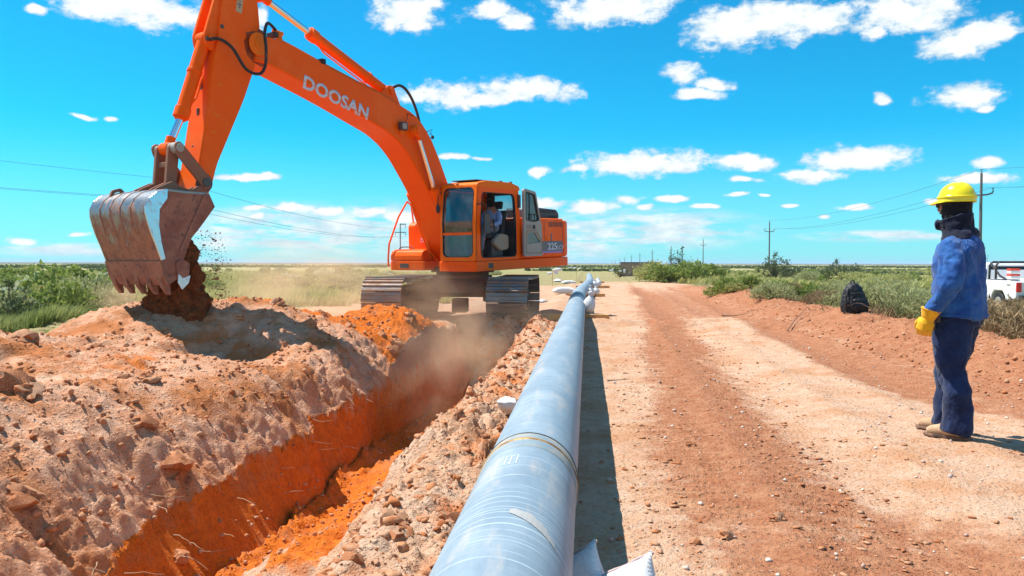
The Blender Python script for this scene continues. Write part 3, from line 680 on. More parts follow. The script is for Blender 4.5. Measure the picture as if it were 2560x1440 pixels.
# open door folded back against the housing
DL = 1.47
do = rpoly([(-.34, 1.46), (-.34, 3.0), (-.62, 2.985), (-.90, 2.90), (-1.00, 2.55), (-1.14, 2.25), (-1.14, 1.46)], .09, 5)
def door_ring(inner): pass
dr = M()
up_o = [(-.34, 2.20), (-.34, 3.0), (-.88, 2.94), (-1.10, 2.20)]
dr.ring(rpoly(up_o, .08, 5), rpoly([(-.43, 2.265), (-.43, 2.925), (-.82, 2.875), (-1.01, 2.265)], .06, 5), DL, DL+.05, ax=1)
dr.ring(rpoly([(-.34, 1.44), (-.34, 2.22), (-1.12, 2.22), (-1.17, 1.44)], .05, 5), rpoly([(-.47, 1.72), (-.50, 1.98), (-.80, 2.0), (-1.08, 1.76)], .06, 5)[::1], DL+.002, DL+.052, ax=1)
door = P_(dr, 'door', greytrim, cab, bevel=.01)
g = M(); g.prism(rpoly([(-.42, 2.255), (-.42, 2.935), (-.83, 2.885), (-1.02, 2.255)], .06, 5), DL+.022, DL+.027, ax=1); P_(g, 'door_window', gl, cab)
g = M(); g.ring(rpoly([(-.425, 2.26), (-.425, 2.93), (-.825, 2.88), (-1.015, 2.26)], .06, 5), rpoly([(-.445, 2.28), (-.445, 2.91), (-.81, 2.86), (-.995, 2.28)], .06, 5), DL+.01, DL+.058, ax=1); P_(g, 'window_seal', blackrub, cab)
g = M(); g.box((-.615, DL+.02, 2.27), (-.60, DL+.04, 2.90)); P_(g, 'window_divider', blackrub, cab)
g = M(); g.ring(rpoly([(-.41, 1.50), (-.42, 2.04), (-.84, 2.06), (-1.14, 1.80), (-1.14, 1.50)], .05, 5), rpoly([(-.44, 1.53), (-.45, 2.01), (-.83, 2.03), (-1.11, 1.785), (-1.11, 1.53)], .05, 5), DL+.053, DL+.062, ax=1)
P_(g, 'door_trim', beige, cab, bevel=.003)
g = M(); g.prism(rpoly([(-.46, 1.71), (-.49, 1.99), (-.80, 2.01), (-1.09, 1.75), (-1.02, 1.60), (-.60, 1.60)], .05, 5), DL+.02, DL+.03, ax=1); P_(g, 'door_window', gl, cab)
g = M(); g.ring(rpoly([(-.62, 2.24), (-.62, 2.42), (-.90, 2.42), (-.88, 2.24)], .03), rpoly([(-.64, 2.255), (-.64, 2.40), (-.88, 2.40), (-.865, 2.255)], .03), DL+.055, DL+.068, ax=1); P_(g, 'door_handle', blackrub, cab)
g = M(); g.prism(rrect(-.76, 2.12, .10, .09, .01), DL+.052, DL+.064); P_(g, 'door_lock', blackrub, cab)
g = M(); g.prism(rrect(-.55, 2.12, .22, .10, .02), DL+.052, DL+.058); P_(g, 'door_panel', beige, cab)
# hinge bracket, mirror, handrail
g = M(); g.tube([(CF-.08, CL1+.01, 2.58), (CF-.08, CL1+.05, 2.60), (CF-.22, CL1+.09, 2.60), (CF-.30, CL1+.09, 2.56), (CF-.31, CL1+.09, 2.42)], .013, 8); P_(g, 'mirror_arm', blackrub, cab)
g = M(); g.prism(rrect(CF-.32, 2.18, .23, .42, .03), CL1+.07, CL1+.11, ax=1); P_(g, 'mirror', charcoal, cab, bevel=.012)
g = M(); g.tube([(CB+.20, CL1+.005, 2.46), (CB+.29, CL1+.04, 2.44), (CB+.30, CL1+.04, 2.20), (CB+.21, CL1+.005, 2.08)], .012, 8); P_(g, 'grab_handle', blackrub, cab)
g = M(); g.box((CB+.02, CL1, 2.55), (CB+.10, CL1+.05, 2.85)); P_(g, 'hinge_block', charcoal, cab, bevel=.01)
g = M(); g.tube([(CF-.03, CL0+.05, 2.86), (CF+.05, CL0+.02, 2.84), (CF+.05, CL0, 2.6)], .012, 8); g.ball((CF+.05, CL0+.0, 2.52), (.02, .06, .10)); P_(g, 'front_mirror', blackrub, cab)
# seat and console inside
g = M(); g.prism(rrect(.30, .92, .56, .50, .08), 1.86, 1.98, ax=2); P_(g, 'seat', seatmat, cab, bevel=.04, seg=3)
g = M(); g.prism(rpoly([(.08, 1.92), (-.10, 2.50), (-.20, 2.50), (-.06, 1.90)], .04), .70, 1.16, ax=1); g.prism(rpoly([(-.08, 2.54), (-.12, 2.72), (-.20, 2.70), (-.16, 2.53)], .03), .80, 1.06, ax=1); P_(g, 'seat_back', seatmat, cab, bevel=.03)
g = M(); g.prism(rpoly([(.55, 1.74), (.52, 1.84), (.28, 1.98), (-.05, 1.94), (-.05, 1.62), (.28, 1.58)], .08), 1.18, 1.29, ax=1); P_(g, 'console', beige, cab, bevel=.03)
g = M(); g.tube([(.42, 1.22, 2.02), (.45, 1.22, 2.22)], .014, 8); g.ball((.455, 1.22, 2.25), (.025, .025, .04)); P_(g, 'joystick', blackrub, cab)
g = M(); g.box((.05, .64, 1.45), (.5, 1.2, 1.84)); P_(g, 'seat_base', charcoal, cab, bevel=.03)
g = M(); g.box((.98, .5, 1.45), (1.2, .9, 2.15)); P_(g, 'dashboard', charcoal, cab, bevel=.04)

# ---- boom
BT = [(5.97, 5.33), (5.68, 5.34), (5.51, 5.32), (5.13, 5.24), (4.6, 5.11), (4.05, 4.99), (3.6, 4.89), (3.13, 4.81), (2.65, 4.68), (2.2, 4.57), (1.94, 4.47), (1.66, 4.27), (1.41, 3.99), (1.18, 3.63), (0.9, 3.14), (0.5, 2.48), (0.24, 1.84)]
BB = [(6.1, 4.89), (5.82, 4.87), (5.35, 4.75), (4.79, 4.61), (4.3, 4.48), (3.86, 4.35), (3.41, 4.21), (2.84, 4.04), (2.45, 3.83), (2.15, 3.57), (1.77, 3.13), (1.44, 2.72), (1.18, 2.33), (1.0, 1.85)]
bt = [(.12, 1.62), (-.04, 1.80), (.06, 1.98)]
def strip_solid(top, bot, half, mb):
    """closed box section between a top and a bottom line, each resampled"""
    def res(l, n):
        l = [Vector(p) for p in l]; d = [0]
        for i in range(1, len(l)): d.append(d[-1]+(l[i]-l[i-1]).length)
        out = []
        for k in range(n):
            s = d[-1]*k/(n-1); i = max(j for j in range(len(l)) if d[j] <= s+1e-9); i = min(i, len(l)-2); f = (s-d[i])/(d[i+1]-d[i]); out.append(l[i]*(1-f)+l[i+1]*f)
        return out
    n = 34; T, B = res(top, n), res(bot, n); vs = []; fs = []
    h = half if callable(half) else (lambda k: half)
    for k in range(n):
        q = h(k/(n-1)); vs += [(T[k].x, q, T[k].y), (T[k].x, -q, T[k].y), (B[k].x, -q, B[k].y), (B[k].x, q, B[k].y)]
    for k in range(n-1):
        a = 4*k; b_ = a+4
        for i in range(4): fs.append((a+i, a+(i+1) % 4, b_+(i+1) % 4, b_+i))
    fs += [(3, 2, 1, 0), tuple(4*(n-1)+i for i in range(4))]
    return mb.add(vs, fs)
g = M(); strip_solid(BT+[(-.02, 1.70)], BB+[(.55, 1.42), (.25, 1.40)], lambda s: .30, g)
boom = P_(g, 'boom', orange, bevel=.02, smooth=True, autos=25)
for l0 in (.3015, -.3075):   # welded edges: thin proud strips along the side faces
    g = M()
    ed = [(p[0], p[1]+.028) for p in BB]
    for i in range(len(BB)-1):
        (x0, z0), (x1, z1) = BB[i], BB[i+1]; g.prism([(x0, z0+.035), (x1, z1+.035), (x1, z1+.047), (x0, z0+.047)], l0, l0+.006, ax=1)
    P_(g, 'weld_seam', orange_dusty, boom)
# seam plate line across the side
g = M(); g.prism([(3.02, 4.77), (3.03, 4.77), (3.18, 4.17), (3.17, 4.17)], .3005, .304, ax=1); P_(g, 'weld_seam', orange_dusty, boom)
# clevis at the end around the arm
for s in (1, -1):
    g = M(); g.prism([(6.03+.19*math.cos(a), 5.17+.19*math.sin(a)) for a in np.linspace(0, 2*math.pi, 29)[:-1]], s*.285, s*.325, ax=1)
    g.prism([(6.03+.10*math.cos(a), 5.17+.10*math.sin(a)) for a in np.linspace(0, 2*math.pi, 21)[:-1]], s*.325, s*.35, ax=1); P_(g, 'pin_boss', orange_dusty, boom, bevel=.008)
# text
def text(s, name, mat, root, sub, org, du, dv, size, off=.0, ext=.003, shear=0, bold=.02, width=1.0, fn=mx_):
    cu = bpy.data.curves.new('txt', 'FONT'); cu.body = s; cu.size = 1; cu.extrude = 0; cu.offset = bold; cu.shear = shear
    cu.resolution_u = 3
    o = bpy.data.objects.new('txt', cu); COL.objects.link(o); dg = bpy.context.evaluated_depsgraph_get(); dg.update()
    me = bpy.data.meshes.new_from_object(o.evaluated_get(dg)); bpy.data.objects.remove(o)
    du = Vector(du).normalized()*size*width; dv = Vector(dv).normalized()*size; o0 = Vector(org)
    nrm = du.cross(dv).normalized()
    for v in me.vertices:
        p = o0+du*v.co.x+dv*v.co.y+nrm*0; v.co = fn(p)-Vector(root.location)
    q = link(name, me, mat, None); q.parent = sub
    so = q.modifiers.new('s', 'SOLIDIFY'); so.thickness = ext; so.offset = 0
    return q
bx = Vector((3.65-5.06, 0, 4.47-4.79)).normalized(); by = Vector((-bx.z, 0, bx.x))*-1
if by.z < 0: by = -by
text('DOOSAN', 'lettering', letterw, EX, boom, (5.10, .304, 4.60), bx, by, .335, bold=.03, width=1.20)
# work lamp on the boom side with its guard
g = M(); g.prism(rrect(2.46, 4.19, .20, .17, .03), .33, .43, ax=1); lamp = P_(g, 'work_lamp', charcoal, boom, bevel=.02)
g = M(); g.prism(rrect(2.47, 4.19, .13, .11, .02), .43, .436, ax=1); P_(g, 'lamp_lens', greytrim, boom)
g = M(); g.box((2.42, .302, 4.02), (2.50, .36, 4.12)); P_(g, 'lamp_bracket', orange_dusty, boom)
g = M(); g.tube([(2.38, .36, 4.28), (2.28, .34, 4.36), (2.25, .32, 4.48), (2.05, .31, 4.46)], .007, 6); P_(g, 'cable', blackrub, boom)
# pipes along the boom top
g = M(); pl = [(p[0], .20, p[1]+.05) for p in BT[2:9]]; g.tube(pl, .022, 8); g.tube([(p[0], .12, p[2]) for p in pl], .022, 8); P_(g, 'hydraulic_pipe', orange_dusty, boom)
for (f, u) in ((4.5, 5.12), (5.6, 5.38)):
    g = M(); g.box((f-.05, .06, u), (f+.05, .26, u+.09)); P_(g, 'pipe_clamp', blackrub, boom, bevel=.01)
g = M(); g.box((5.45, .14, 5.33), (5.53, .24, 5.50)); g.tube([(5.40, .19, 5.48), (5.62, .19, 5.50)], .035, 8); P_(g, 'hose_fitting', orange_dusty, boom, bevel=.01)
g = M(); g.tube(cr([(5.62, .26, 5.50), (5.85, .34, 5.55), (5.99, .42, 5.35), (5.99, .44, 5.08), (6.02, .44, 4.80), (6.15, .44, 4.64), (6.40, .42, 4.68), (6.62, .38, 4.98), (6.80, .30, 5.10), (6.93, .20, 5.08)]), .026, 10); P_(g, 'hose', blackrub, boom, smooth=True)
g = M(); g.tube(cr([(2.42, .12, 5.02), (2.25, .12, 5.08), (2.05, .12, 5.03), (1.85, .12, 4.85), (1.70, .12, 4.60), (1.62, .12, 4.38), (1.60, .12, 4.24)]), .03, 10); P_(g, 'hose', blackrub, boom, smooth=True)
g = M(); g.tube([(1.55, .25, 4.18), (1.42, .3, 4.24), (1.48, .3, 4.14), (1.38, .3, 4.10)], .010, 6); g.ball((1.38, .28, 4.08), .04); P_(g, 'cable', blackrub, boom)

def cyl(p0, p1, p2, r, rr, lab=None, mat=orange, glands=True):
    """hydraulic cylinder: barrel p0..p1, rod p1..p2"""
    p0, p1, p2 = Vector(p0), Vector(p1), Vector(p2); d = (p1-p0).normalized()
    q = M(); q.tube([p0, p1-d*.16], r, 20); q.tube([p1-d*.19, p1-d*.02], r*1.18, 20); q.tube([p1-d*.02, p1+d*.02], r*.8, 16)
    if glands: q.tube([p0+d*.55, p0+d*.61], r*1.14, 20)
    ey = d.cross(Vector((0, 1, 0))).normalized()
    q.tube([p0-Vector((0, .10, 0)), p0+Vector((0, .10, 0))], r*1.15, 16)
    c = P_(q, 'cylinder_barrel', mat, bevel=.008, smooth=True, autos=40)
    q = M(); q.tube([p1, p2-d*.04], rr, 18); P_(q, 'rod', chrome, c, smooth=True, autos=40)
    q = M(); q.tube([p2-Vector((0, .10, 0)), p2+Vector((0, .10, 0))], rr*1.75, 16); q.tube([p2-d*.20, p2], rr*1.25, 14); P_(q, 'rod_eye', mat, c, bevel=.008)
    q = M(); e = Vector((0, 1, 0)).cross(d).normalized(); q.tube([p0+d*.1+e*r, p0+d*.14+e*(r+.05), p0+d*.4+e*(r+.06), p1-d*.45+e*(r+.05), p1-d*.32+e*r], .016, 8); P_(q, 'cylinder_pipe', orange_dusty, c)
    return c
cyl((.44, -.40, 1.30), (1.35, -.40, 2.93), (2.04, -.40, 4.14), .095, .05)
cyl((.55, .385, 1.30), (1.52, .385, 2.98), (2.06, .385, 4.13), .095, .05)
g = M(); g.tube([(2.05, -.47, 4.14), (2.05, .47, 4.14)], .075, 16); g.tube([(2.05, .30, 4.14), (2.05, .45, 4.14)], .12, 20); g.tube([(2.05, -.45, 4.14), (2.05, -.30, 4.14)], .12, 20); P_(g, 'cylinder_pin', orange_dusty, boom, bevel=.01)
g = M()
for s in (1, -1): g.prism(rpoly([(.25, 1.36), (.25, 1.48), (.42, 1.52), (.62, 1.42), (.66, 1.36)], .03), -.40+s*.14-.02, -.40+s*.14+.02, ax=1)
P_(g, 'foot_bracket', orange, bevel=.01)
# arm cylinder on top of the boom
cyl((2.53, 0, 4.92), (4.62, 0, 5.70), (5.70, 0, 6.10), .105, .058)
g = M()
for s in (.12, -.12): g.prism(rpoly([(2.20, 4.56), (2.46, 5.03), (2.60, 5.03), (2.95, 4.76)], .04), s-.025, s+.025, ax=1)
g.tube([(2.53, -.19, 4.92), (2.53, .19, 4.92)], .07, 14); P_(g, 'cylinder_bracket', orange, boom, bevel=.01)
# a loose grease hose around the pin
# ---- arm (stick)
AR = [(5.99, 6.08), (5.95, 5.83), (5.93, 5.53), (5.93, 5.27), (6.05, 4.81), (6.31, 4.21), (6.63, 3.59), (6.88, 3.11), (7.0, 2.74)]
AL = [(6.63, 5.92), (6.78, 5.03), (6.89, 4.66), (6.99, 4.12), (7.09, 3.67), (7.2, 3.17), (7.27, 2.86), (7.31, 2.67)]
g = M(); ar = [(5.62, 6.30), (5.78, 6.22)]+AR+[(7.10, 2.56)]
al = [(5.70, 6.42), (6.2, 6.35)]+AL+[(7.33, 2.58)]
strip_solid(al, ar, .235, g); arm = P_(g, 'arm', orange_dusty, bevel=.02, smooth=True, autos=25)
arm.data.materials.clear(); arm.data.materials.append(orange)
g = M()
for s in (.135, -.135): g.prism(rpoly([(6.52, 6.05), (6.70, 5.95), (6.98, 5.16), (6.95, 4.98), (6.82, 4.92), (6.72, 5.3)], .05), s-.03, s+.03, ax=1)
g.tube([(6.86, -.22, 5.12), (6.86, .22, 5.12)], .07, 16); P_(g, 'cylinder_bracket', orange, arm, bevel=.01)
g = M(); rs_ = random.Random(4); g.prism([(5.98+(.27+.07*rs_.random())*math.cos(a), 5.13+(.25+.08*rs_.random())*math.sin(a)) for a in np.linspace(0, 2*math.pi, 27)[:-1]], .2355, .238, ax=1); P_(g, 'grease_stain', simple('grease_stain', (.34, .06, .008), .5, dirt=.4, dirtcol=(.10, .03, .015), dscale=8), arm)
g = M(); g.tube([(6.93, .165, 5.10), (6.94, .20, 5.10)], .035, 12); g.tube([(6.70, .237, 5.33), (6.70, .25, 5.33)], .035, 12); P_(g, 'grease_fitting', pinmat, arm)
g = M(); g.prism([(6.34, 6.05), (6.23, 6.05), (6.30, 5.62), (6.42, 5.64)], .236, .239, ax=1); st1 = P_(g, 'warning_sticker', simple('faded_sticker', (.50, .36, .20), .6, dirt=.4), arm)
g = M()
for (a0, b0, rr) in ((6.325, 5.90, .045),):
    tri = [(a0-.045, b0-.03), (a0+.045, b0-.03), (a0, b0+.06)]; tri2 = [(a0-.028, b0-.018), (a0+.028, b0-.018), (a0, b0+.036)]
    g.ring(tri, tri2, .2395, .241, ax=1); g.box((a0-.03, .2395, b0-.09), (a0+.035, .241, b0-.08)); g.box((a0-.02, .2395, b0-.15), (a0+.05, .241, b0-.12)); g.box((a0+.0, .2395, b0-.20), (a0+.03, .241, b0-.16))
P_(g, 'sticker_symbols', stripegrey, arm)
for (f, u) in ((6.77, 4.40), (6.86, 3.90), (6.93, 3.62)):
    g = M(); g.prism([(f-.06, u), (f, u+.025), (f+.07, u+.01), (f+.05, u-.03), (f-.03, u-.02)], .2352, .241, ax=1); P_(g, 'weld_tab', orange_dusty, arm)
for (f, u) in ((6.93, 4.35), (7.02, 3.95), (7.13, 3.35), (7.20, 3.0)):
    g = M(); g.box((f-.03, -.03, u-.06), (f+.025, .02, u+.06)); P_(g, 'weld_tab', pinmat, arm, bevel=.01)
g = M(); g.tube([(7.15, -.26, 2.80), (7.15, .33, 2.80)], .075, 18); P_(g, 'rocker_pin', pinmat, arm, bevel=.01)
g = M(); g.tube([(7.15, .236, 2.80), (7.15, .262, 2.80)], .15, 24); P_(g, 'pin_boss', pinmat, arm, bevel=.008)
# bucket cylinder in front of the arm
LK = Vector((7.60, 0, 3.31))
cyl((6.86, 0, 5.12), (7.36, 0, 3.80), LK, .105, .058)
# ---- bucket linkage
g = M(); g.tube([LK+Vector((0, -.33, 0)), LK+Vector((0, .33, 0))], .068, 18)
for s in (-.12, .03, .17): g.tube([LK+Vector((0, s, 0)), LK+Vector((0, s+.13, 0))], .088, 18)
P_(g, 'link_pin', greytrim, bevel=.008, smooth=True)
for s in (.285, -.285):
    g = M(); g.loft([((7.64, s, 3.40), .03, .04), (LK+Vector((0, s, 0)), .035, .09), ((7.38, s, 3.06), .03, .075), ((7.22, s, 2.87), .03, .085), ((7.12, s, 2.76), .03, .07)], 4); 
    g = M(); g.prism(rpoly([(7.69, 3.36), (7.60, 3.42), (7.50, 3.33), (7.06, 2.86), (7.07, 2.72), (7.18, 2.68), (7.26, 2.78), (7.66, 3.22)], .05), s-.028, s+.028, ax=1)
    P_(g, 'rocker_link', linkmat, bevel=.012)
g = M()
for s in (.15, -.15): g.prism(rpoly([(7.70, 3.34), (7.60, 3.40), (7.51, 3.34), (7.62, 2.62), (7.79, 2.62)], .04), s-.035, s+.035, ax=1)
g.box((7.60, -.115, 3.02), (7.70, .115, 3.10))
P_(g, 'bucket_link', linkmat, bevel=.012)
# ---- bucket
BK = [(7.4, 2.61), (7.8, 2.62), (8.11, 2.64), (8.29, 2.59), (8.41, 2.5), (8.48, 2.38), (8.48, 2.27), (8.45, 2.14), (8.4, 1.98), (8.34, 1.83), (8.26, 1.6), (8.2, 1.37), (8.14, 1.24), (7.94, 1.35), (7.88, 1.47), (7.88, 1.59), (7.8, 1.78), (7.73, 1.92), (7.55, 2.11), (7.3, 2.4)]
HW = .70
outer = [Vector(p) for p in BK]
shell = BK[0:13]          # from the top edge round the back to the lip
g = M(); n = len(shell); vs = []; fs = []; th = .035
nr = []
for i in range(n):
    a = Vector(shell[max(i-1, 0)]); b_ = Vector(shell[min(i+1, n-1)]); d = (b_-a).normalized(); nr.append(Vector((d.y, -d.x)))
cen = Vector((7.9, 2.0))
cols = 13
for i in range(n):
    p = Vector(shell[i]); q = nr[i] if (cen-p).dot(nr[i]) > 0 else -nr[i]; pi_ = p+q*th
    vs += [(p.x, HW, p.y), (p.x, -HW, p.y), (pi_.x, -HW, pi_.y), (pi_.x, HW, pi_.y)]
for i in range(n-1):
    a = 4*i; b_ = a+4
    for k in range(4): fs.append((a+k, a+(k+1) % 4, b_+(k+1) % 4, b_+k))
fs += [(0, 1, 2, 3), tuple(4*(n-1)+k for k in range(4))]
g.add(vs, fs); bucket = P_(g, 'bucket', bk, bevel=.004, smooth=True, autos=40)
for s in (HW-.03, -HW):
    g = M(); g.prism(BK, s+.0015, s+.0285, ax=1); P_(g, 'side_plate', bside, bucket, bevel=.006)
# wear strip along the corner and raised panel edge on the near side plate
for s in (HW-.001, -HW-.022):
    g = M(); g.prism([BK[2], BK[3], BK[4], BK[5], BK[6], BK[7], BK[8], BK[9], BK[10], (8.19, 1.62), (8.24, 1.85), (8.27, 2.10), (8.25, 2.34), (8.12, 2.50)], s, s+.023, ax=1); P_(g, 'corner_wear_plate', blade, bucket, bevel=.006)
g = M(); g.prism([(7.44, 2.60), (7.50, 2.58), (7.96, 1.74), (7.92, 1.72)], HW-.001, HW+.022, ax=1); P_(g, 'edge_bar', bside, bucket, bevel=.004); g = M(); g.prism([(7.44, 2.60), (7.50, 2.58), (7.96, 1.74), (7.92, 1.72)], -HW-.022, -HW+.001, ax=1); P_(g, 'edge_bar', bside, bucket, bevel=.004)
# ribs over the back
for s in (-.42, -.16, .10, .36):
    g = M(); vs = []; fs = []
    for i in range(2, 9):
        p = Vector(shell[i]); q = -nr[i] if (cen-p).dot(nr[i]) > 0 else nr[i]; h = .007
        o1 = p+q*h; vs += [(p.x, s-.012, p.y), (p.x, s+.012, p.y), (o1.x, s+.008, o1.y), (o1.x, s-.008, o1.y)]
    m_ = len(vs)//4
    for i in range(m_-1):
        a = 4*i; b_ = a+4
        for k in range(4): fs.append((a+k, a+(k+1) % 4, b_+(k+1) % 4, b_+k))
    fs += [(0, 1, 2, 3), tuple(4*(m_-1)+k for k in range(4))]
    g.add(vs, fs); P_(g, 'rib', bside, bucket)
# lip plate band and teeth
g = M(); vs = []
for i in (10, 11, 12):
    p = Vector(shell[i]); q = -nr[i] if (cen-p).dot(nr[i]) > 0 else nr[i]; o1 = p+q*.022
    vs += [(p.x, -HW-.01, p.y), (p.x, HW+.01, p.y), (o1.x, HW+.01, o1.y), (o1.x, -HW-.01, o1.y)]
fs = []
for i in range(2):
    a = 4*i; b_ = a+4
    for k in range(4): fs.append((a+k, a+(k+1) % 4, b_+(k+1) % 4, b_+k))
fs += [(0, 1, 2, 3), (8, 9, 10, 11)]
g.add(vs, fs); P_(g, 'lip_plate', bside, bucket, bevel=.006)
for k in range(5):
    s = -.60+k*.30
    g = M(); g.prism(rpoly([(8.235, 1.42), (8.20, 1.22), (8.11, 1.09), (8.07, 1.095), (8.085, 1.22), (8.13, 1.42)], .012), s-.045, s+.045, ax=1); P_(g, 'tooth', bside, bucket, bevel=.012)
for s in (HW, -HW-.03):
    g = M(); g.prism(rpoly([(8.03, 1.56), (7.93, 1.62), (7.80, 1.55), (7.82, 1.36), (7.86, 1.25), (7.95, 1.17), (8.0, 1.28)], .03), s, s+.03, ax=1); P_(g, 'side_cutter', bside, bucket, bevel=.006)
    g = M(); g.prism(rpoly([(8.00, 1.40), (7.93, 1.33), (7.80, 1.37), (7.84, 1.25), (7.95, 1.16), (8.02, 1.27)], .012), s+.028 if s > 0 else s-.006, s+.036 if s > 0 else s+.002, ax=1); P_(g, 'cutter_edge', blade, bucket, bevel=.002)
# ears
for s in (.27, -.27, .15, -.15):
    g = M(); g.prism(rpoly([(7.12, 2.60), (7.14, 2.72), (7.26, 2.76), (7.40, 2.68), (7.58, 2.70), (7.72, 2.80), (7.86, 2.74), (8.02, 2.67), (8.10, 2.60), (7.4, 2.55)], .05), s-.02, s+.02, ax=1)
    P_(g, 'ear', linkmat, bucket, bevel=.008)
g = M(); g.ring(rpoly([(8.36, 2.50), (8.30, 2.66), (8.16, 2.70), (8.06, 2.60)], .03), rpoly([(8.31, 2.52), (8.27, 2.62), (8.17, 2.65), (8.12, 2.59)], .03), -.42, -.38, ax=1); P_(g, 'lifting_eye', linkmat, bucket, bevel=.006)
# 225 lettering on the stripe
text('225', 'lettering', letterw, EX, stripe, (-1.60, 1.394, 1.575), (-1, 0, 0), (0, 0, 1), .235, bold=.02, width=1.35)
text('LCV', 'lettering', letterw, EX, stripe, (-2.075, 1.394, 1.575), (-1, 0, 0), (0, 0, 1), .155, bold=.008, width=1.15)
text('DOOSAN', 'lettering', letterw, EX, tank, (.345, -.98, 1.80), (0, 1, 0), (0, 0, 1), .135, bold=.02, width=1.1)

# ================================================================ pipeline
PR, PZ, PX = .203, .36, -.243
def pipe_c(y):
    bend = .40*float(sst(y, 22, 44)); sagz = -.05*float(sst(y, 30, 60))
    return Vector((PX+bend, y, PZ+sagz+.01*math.sin(y*.35)*float(sst(y, 6, 14))))
JO = [3.32, 19.4, 33.5, 47.5, 61.0]
cm, t, b = newmat('grey_pipe_coating'); uv = t.new('ShaderNodeUVMap'); uv.uv_map = 'pipe'; co = objco(t)
su = t.new('ShaderNodeSeparateXYZ'); t.put(su.inputs[0], uv.outputs[0])   # x: metres along, y: turns round
wn = t.math('MULTIPLY', t.math('SUBTRACT', t.noise(co, 1.6, 4, .6), .5), .035)
sp_ = t.math('ADD', t.math('ADD', t.math('MULTIPLY', su.outputs[0], 7.6), su.outputs[1]), wn)
fr_ = t.math('FRACT', sp_); dd_ = t.math('ABSOLUTE', t.math('SUBTRACT', fr_, .5))
line = t.smooth(dd_, .045, .004)
sp2 = t.math('FRACT', t.math('ADD', t.math('MULTIPLY', su.outputs[0], 19), t.math('ADD', t.math('MULTIPLY', su.outputs[1], 2), wn)))
line2 = t.smooth(t.math('ABSOLUTE', t.math('SUBTRACT', sp2, .5)), .10, .0)
nb = t.noise(t.mapv(uv.outputs[0], (1, 3, 1)), 1.6, 6, .65); nf = t.noise(t.mapv(uv.outputs[0], (6, 2, 1)), 10, 7, .7)
c = t.mix(t.smooth(nb, .35, .7), (.20, .265, .32), (.29, .36, .41))
c = t.mix(t.math('MULTIPLY', t.math('MULTIPLY', line, t.smooth(t.noise(co, 5, 4), .35, .65)), .6), c, (.62, .70, .72))
c = t.mix(t.math('MULTIPLY', t.math('MULTIPLY', line2, t.smooth(t.noise(co, 3.3, 4), .42, .62)), .55), c, (.52, .62, .66))
c = t.mix(t.math('MULTIPLY', t.smooth(nf, .64, .74), .5), c, (.60, .68, .70))
geo_ = t.new('ShaderNodeNewGeometry'); sn = t.new('ShaderNodeSeparateXYZ'); t.put(sn.inputs[0], geo_.outputs['Normal'])
dust = t.math('MULTIPLY', t.smooth(t.noise(t.mapv(uv.outputs[0], (.8, 5, 1), (3, 0, 0)), 2.2, 6, .7), .50, .68), .45)
c = t.mix(dust, c, (.50, .43, .36))
t.put(b.inputs['Base Color'], c); t.put(b.inputs['Roughness'], t.math('MULTIPLY_ADD', nf, .2, .40)); b.inputs['Specular IOR Level'].default_value = .38
t.put(b.inputs['Normal'], t.bump(t.math('ADD', line, t.math('MULTIPLY', nf, .35)), .16, .006))
PI_ = empty('pipeline', pipe_c(2.0), 'long grey coated steel pipe running beside the trench to the horizon', 'pipe')
def ptube(ys_, r, name, mat, seg=96, close=True):
    n = len(ys_); V = []; UV = []; F_ = []
    for i, y in enumerate(ys_):
        c_ = pipe_c(y); rr = r[i] if hasattr(r, '__len__') else r
        for k in range(seg+1):
            a = 2*math.pi*k/seg; V.append((c_.x+rr*math.sin(a), y, c_.z-rr*math.cos(a))); UV.append((y, k/seg))
    for i in range(n-1):
        for k in range(seg): F_.append((i*(seg+1)+k, i*(seg+1)+k+1, (i+1)*(seg+1)+k+1, (i+1)*(seg+1)+k))
    V = np.array(V)-np.array(PI_.location); me = np_mesh(name, V, F_)
    uvl = me.uv_layers.new(name='pipe'); li = np.zeros(len(me.loops), 'i4'); me.loops.foreach_get('vertex_index', li)
    uvl.data.foreach_set('uv', np.array(UV, 'f4')[li].ravel())
    o = link(name, me, mat, PI_, True); return o
yy = list(np.arange(-3, 20, .12))+list(np.arange(20, 66, .5))
ptube(yy, PR, 'coated_pipe', cm)
sleeve = simple('pale_joint_sleeve', (.21, .28, .32), .55, dirt=.5, dirtcol=(.46, .37, .26), dscale=6, bump=.2)
weldm = simple('rusty_weld_bead', (.42, .26, .10), .55, .4, dirt=.5, dirtcol=(.20, .10, .05), dscale=20, bump=.4)
dksl = simple('dark_joint_sleeve', (.16, .18, .20), .6)
for i, jy in enumerate(JO):
    near = i == 0; w_ = .12 if near else (.38 if i == 1 else .22)
    s = ptube([jy-w_, jy-w_+.004, jy+w_-.004, jy+w_], [PR+.0005, PR+.004, PR+.004, PR+.0005], 'joint_sleeve', sleeve if near else dksl)
    if near:
        q = ptube([jy-.012, jy-.006, jy+.006, jy+.012], [PR+.004, PR+.0085, PR+.0085, PR+.004], 'weld_bead', weldm); q.parent = s
        q = ptube([jy+.10, jy+.102, jy+.108, jy+.11], [PR+.003, PR+.007, PR+.007, PR+.003], 'sleeve_edge', blackrub); q.parent = s
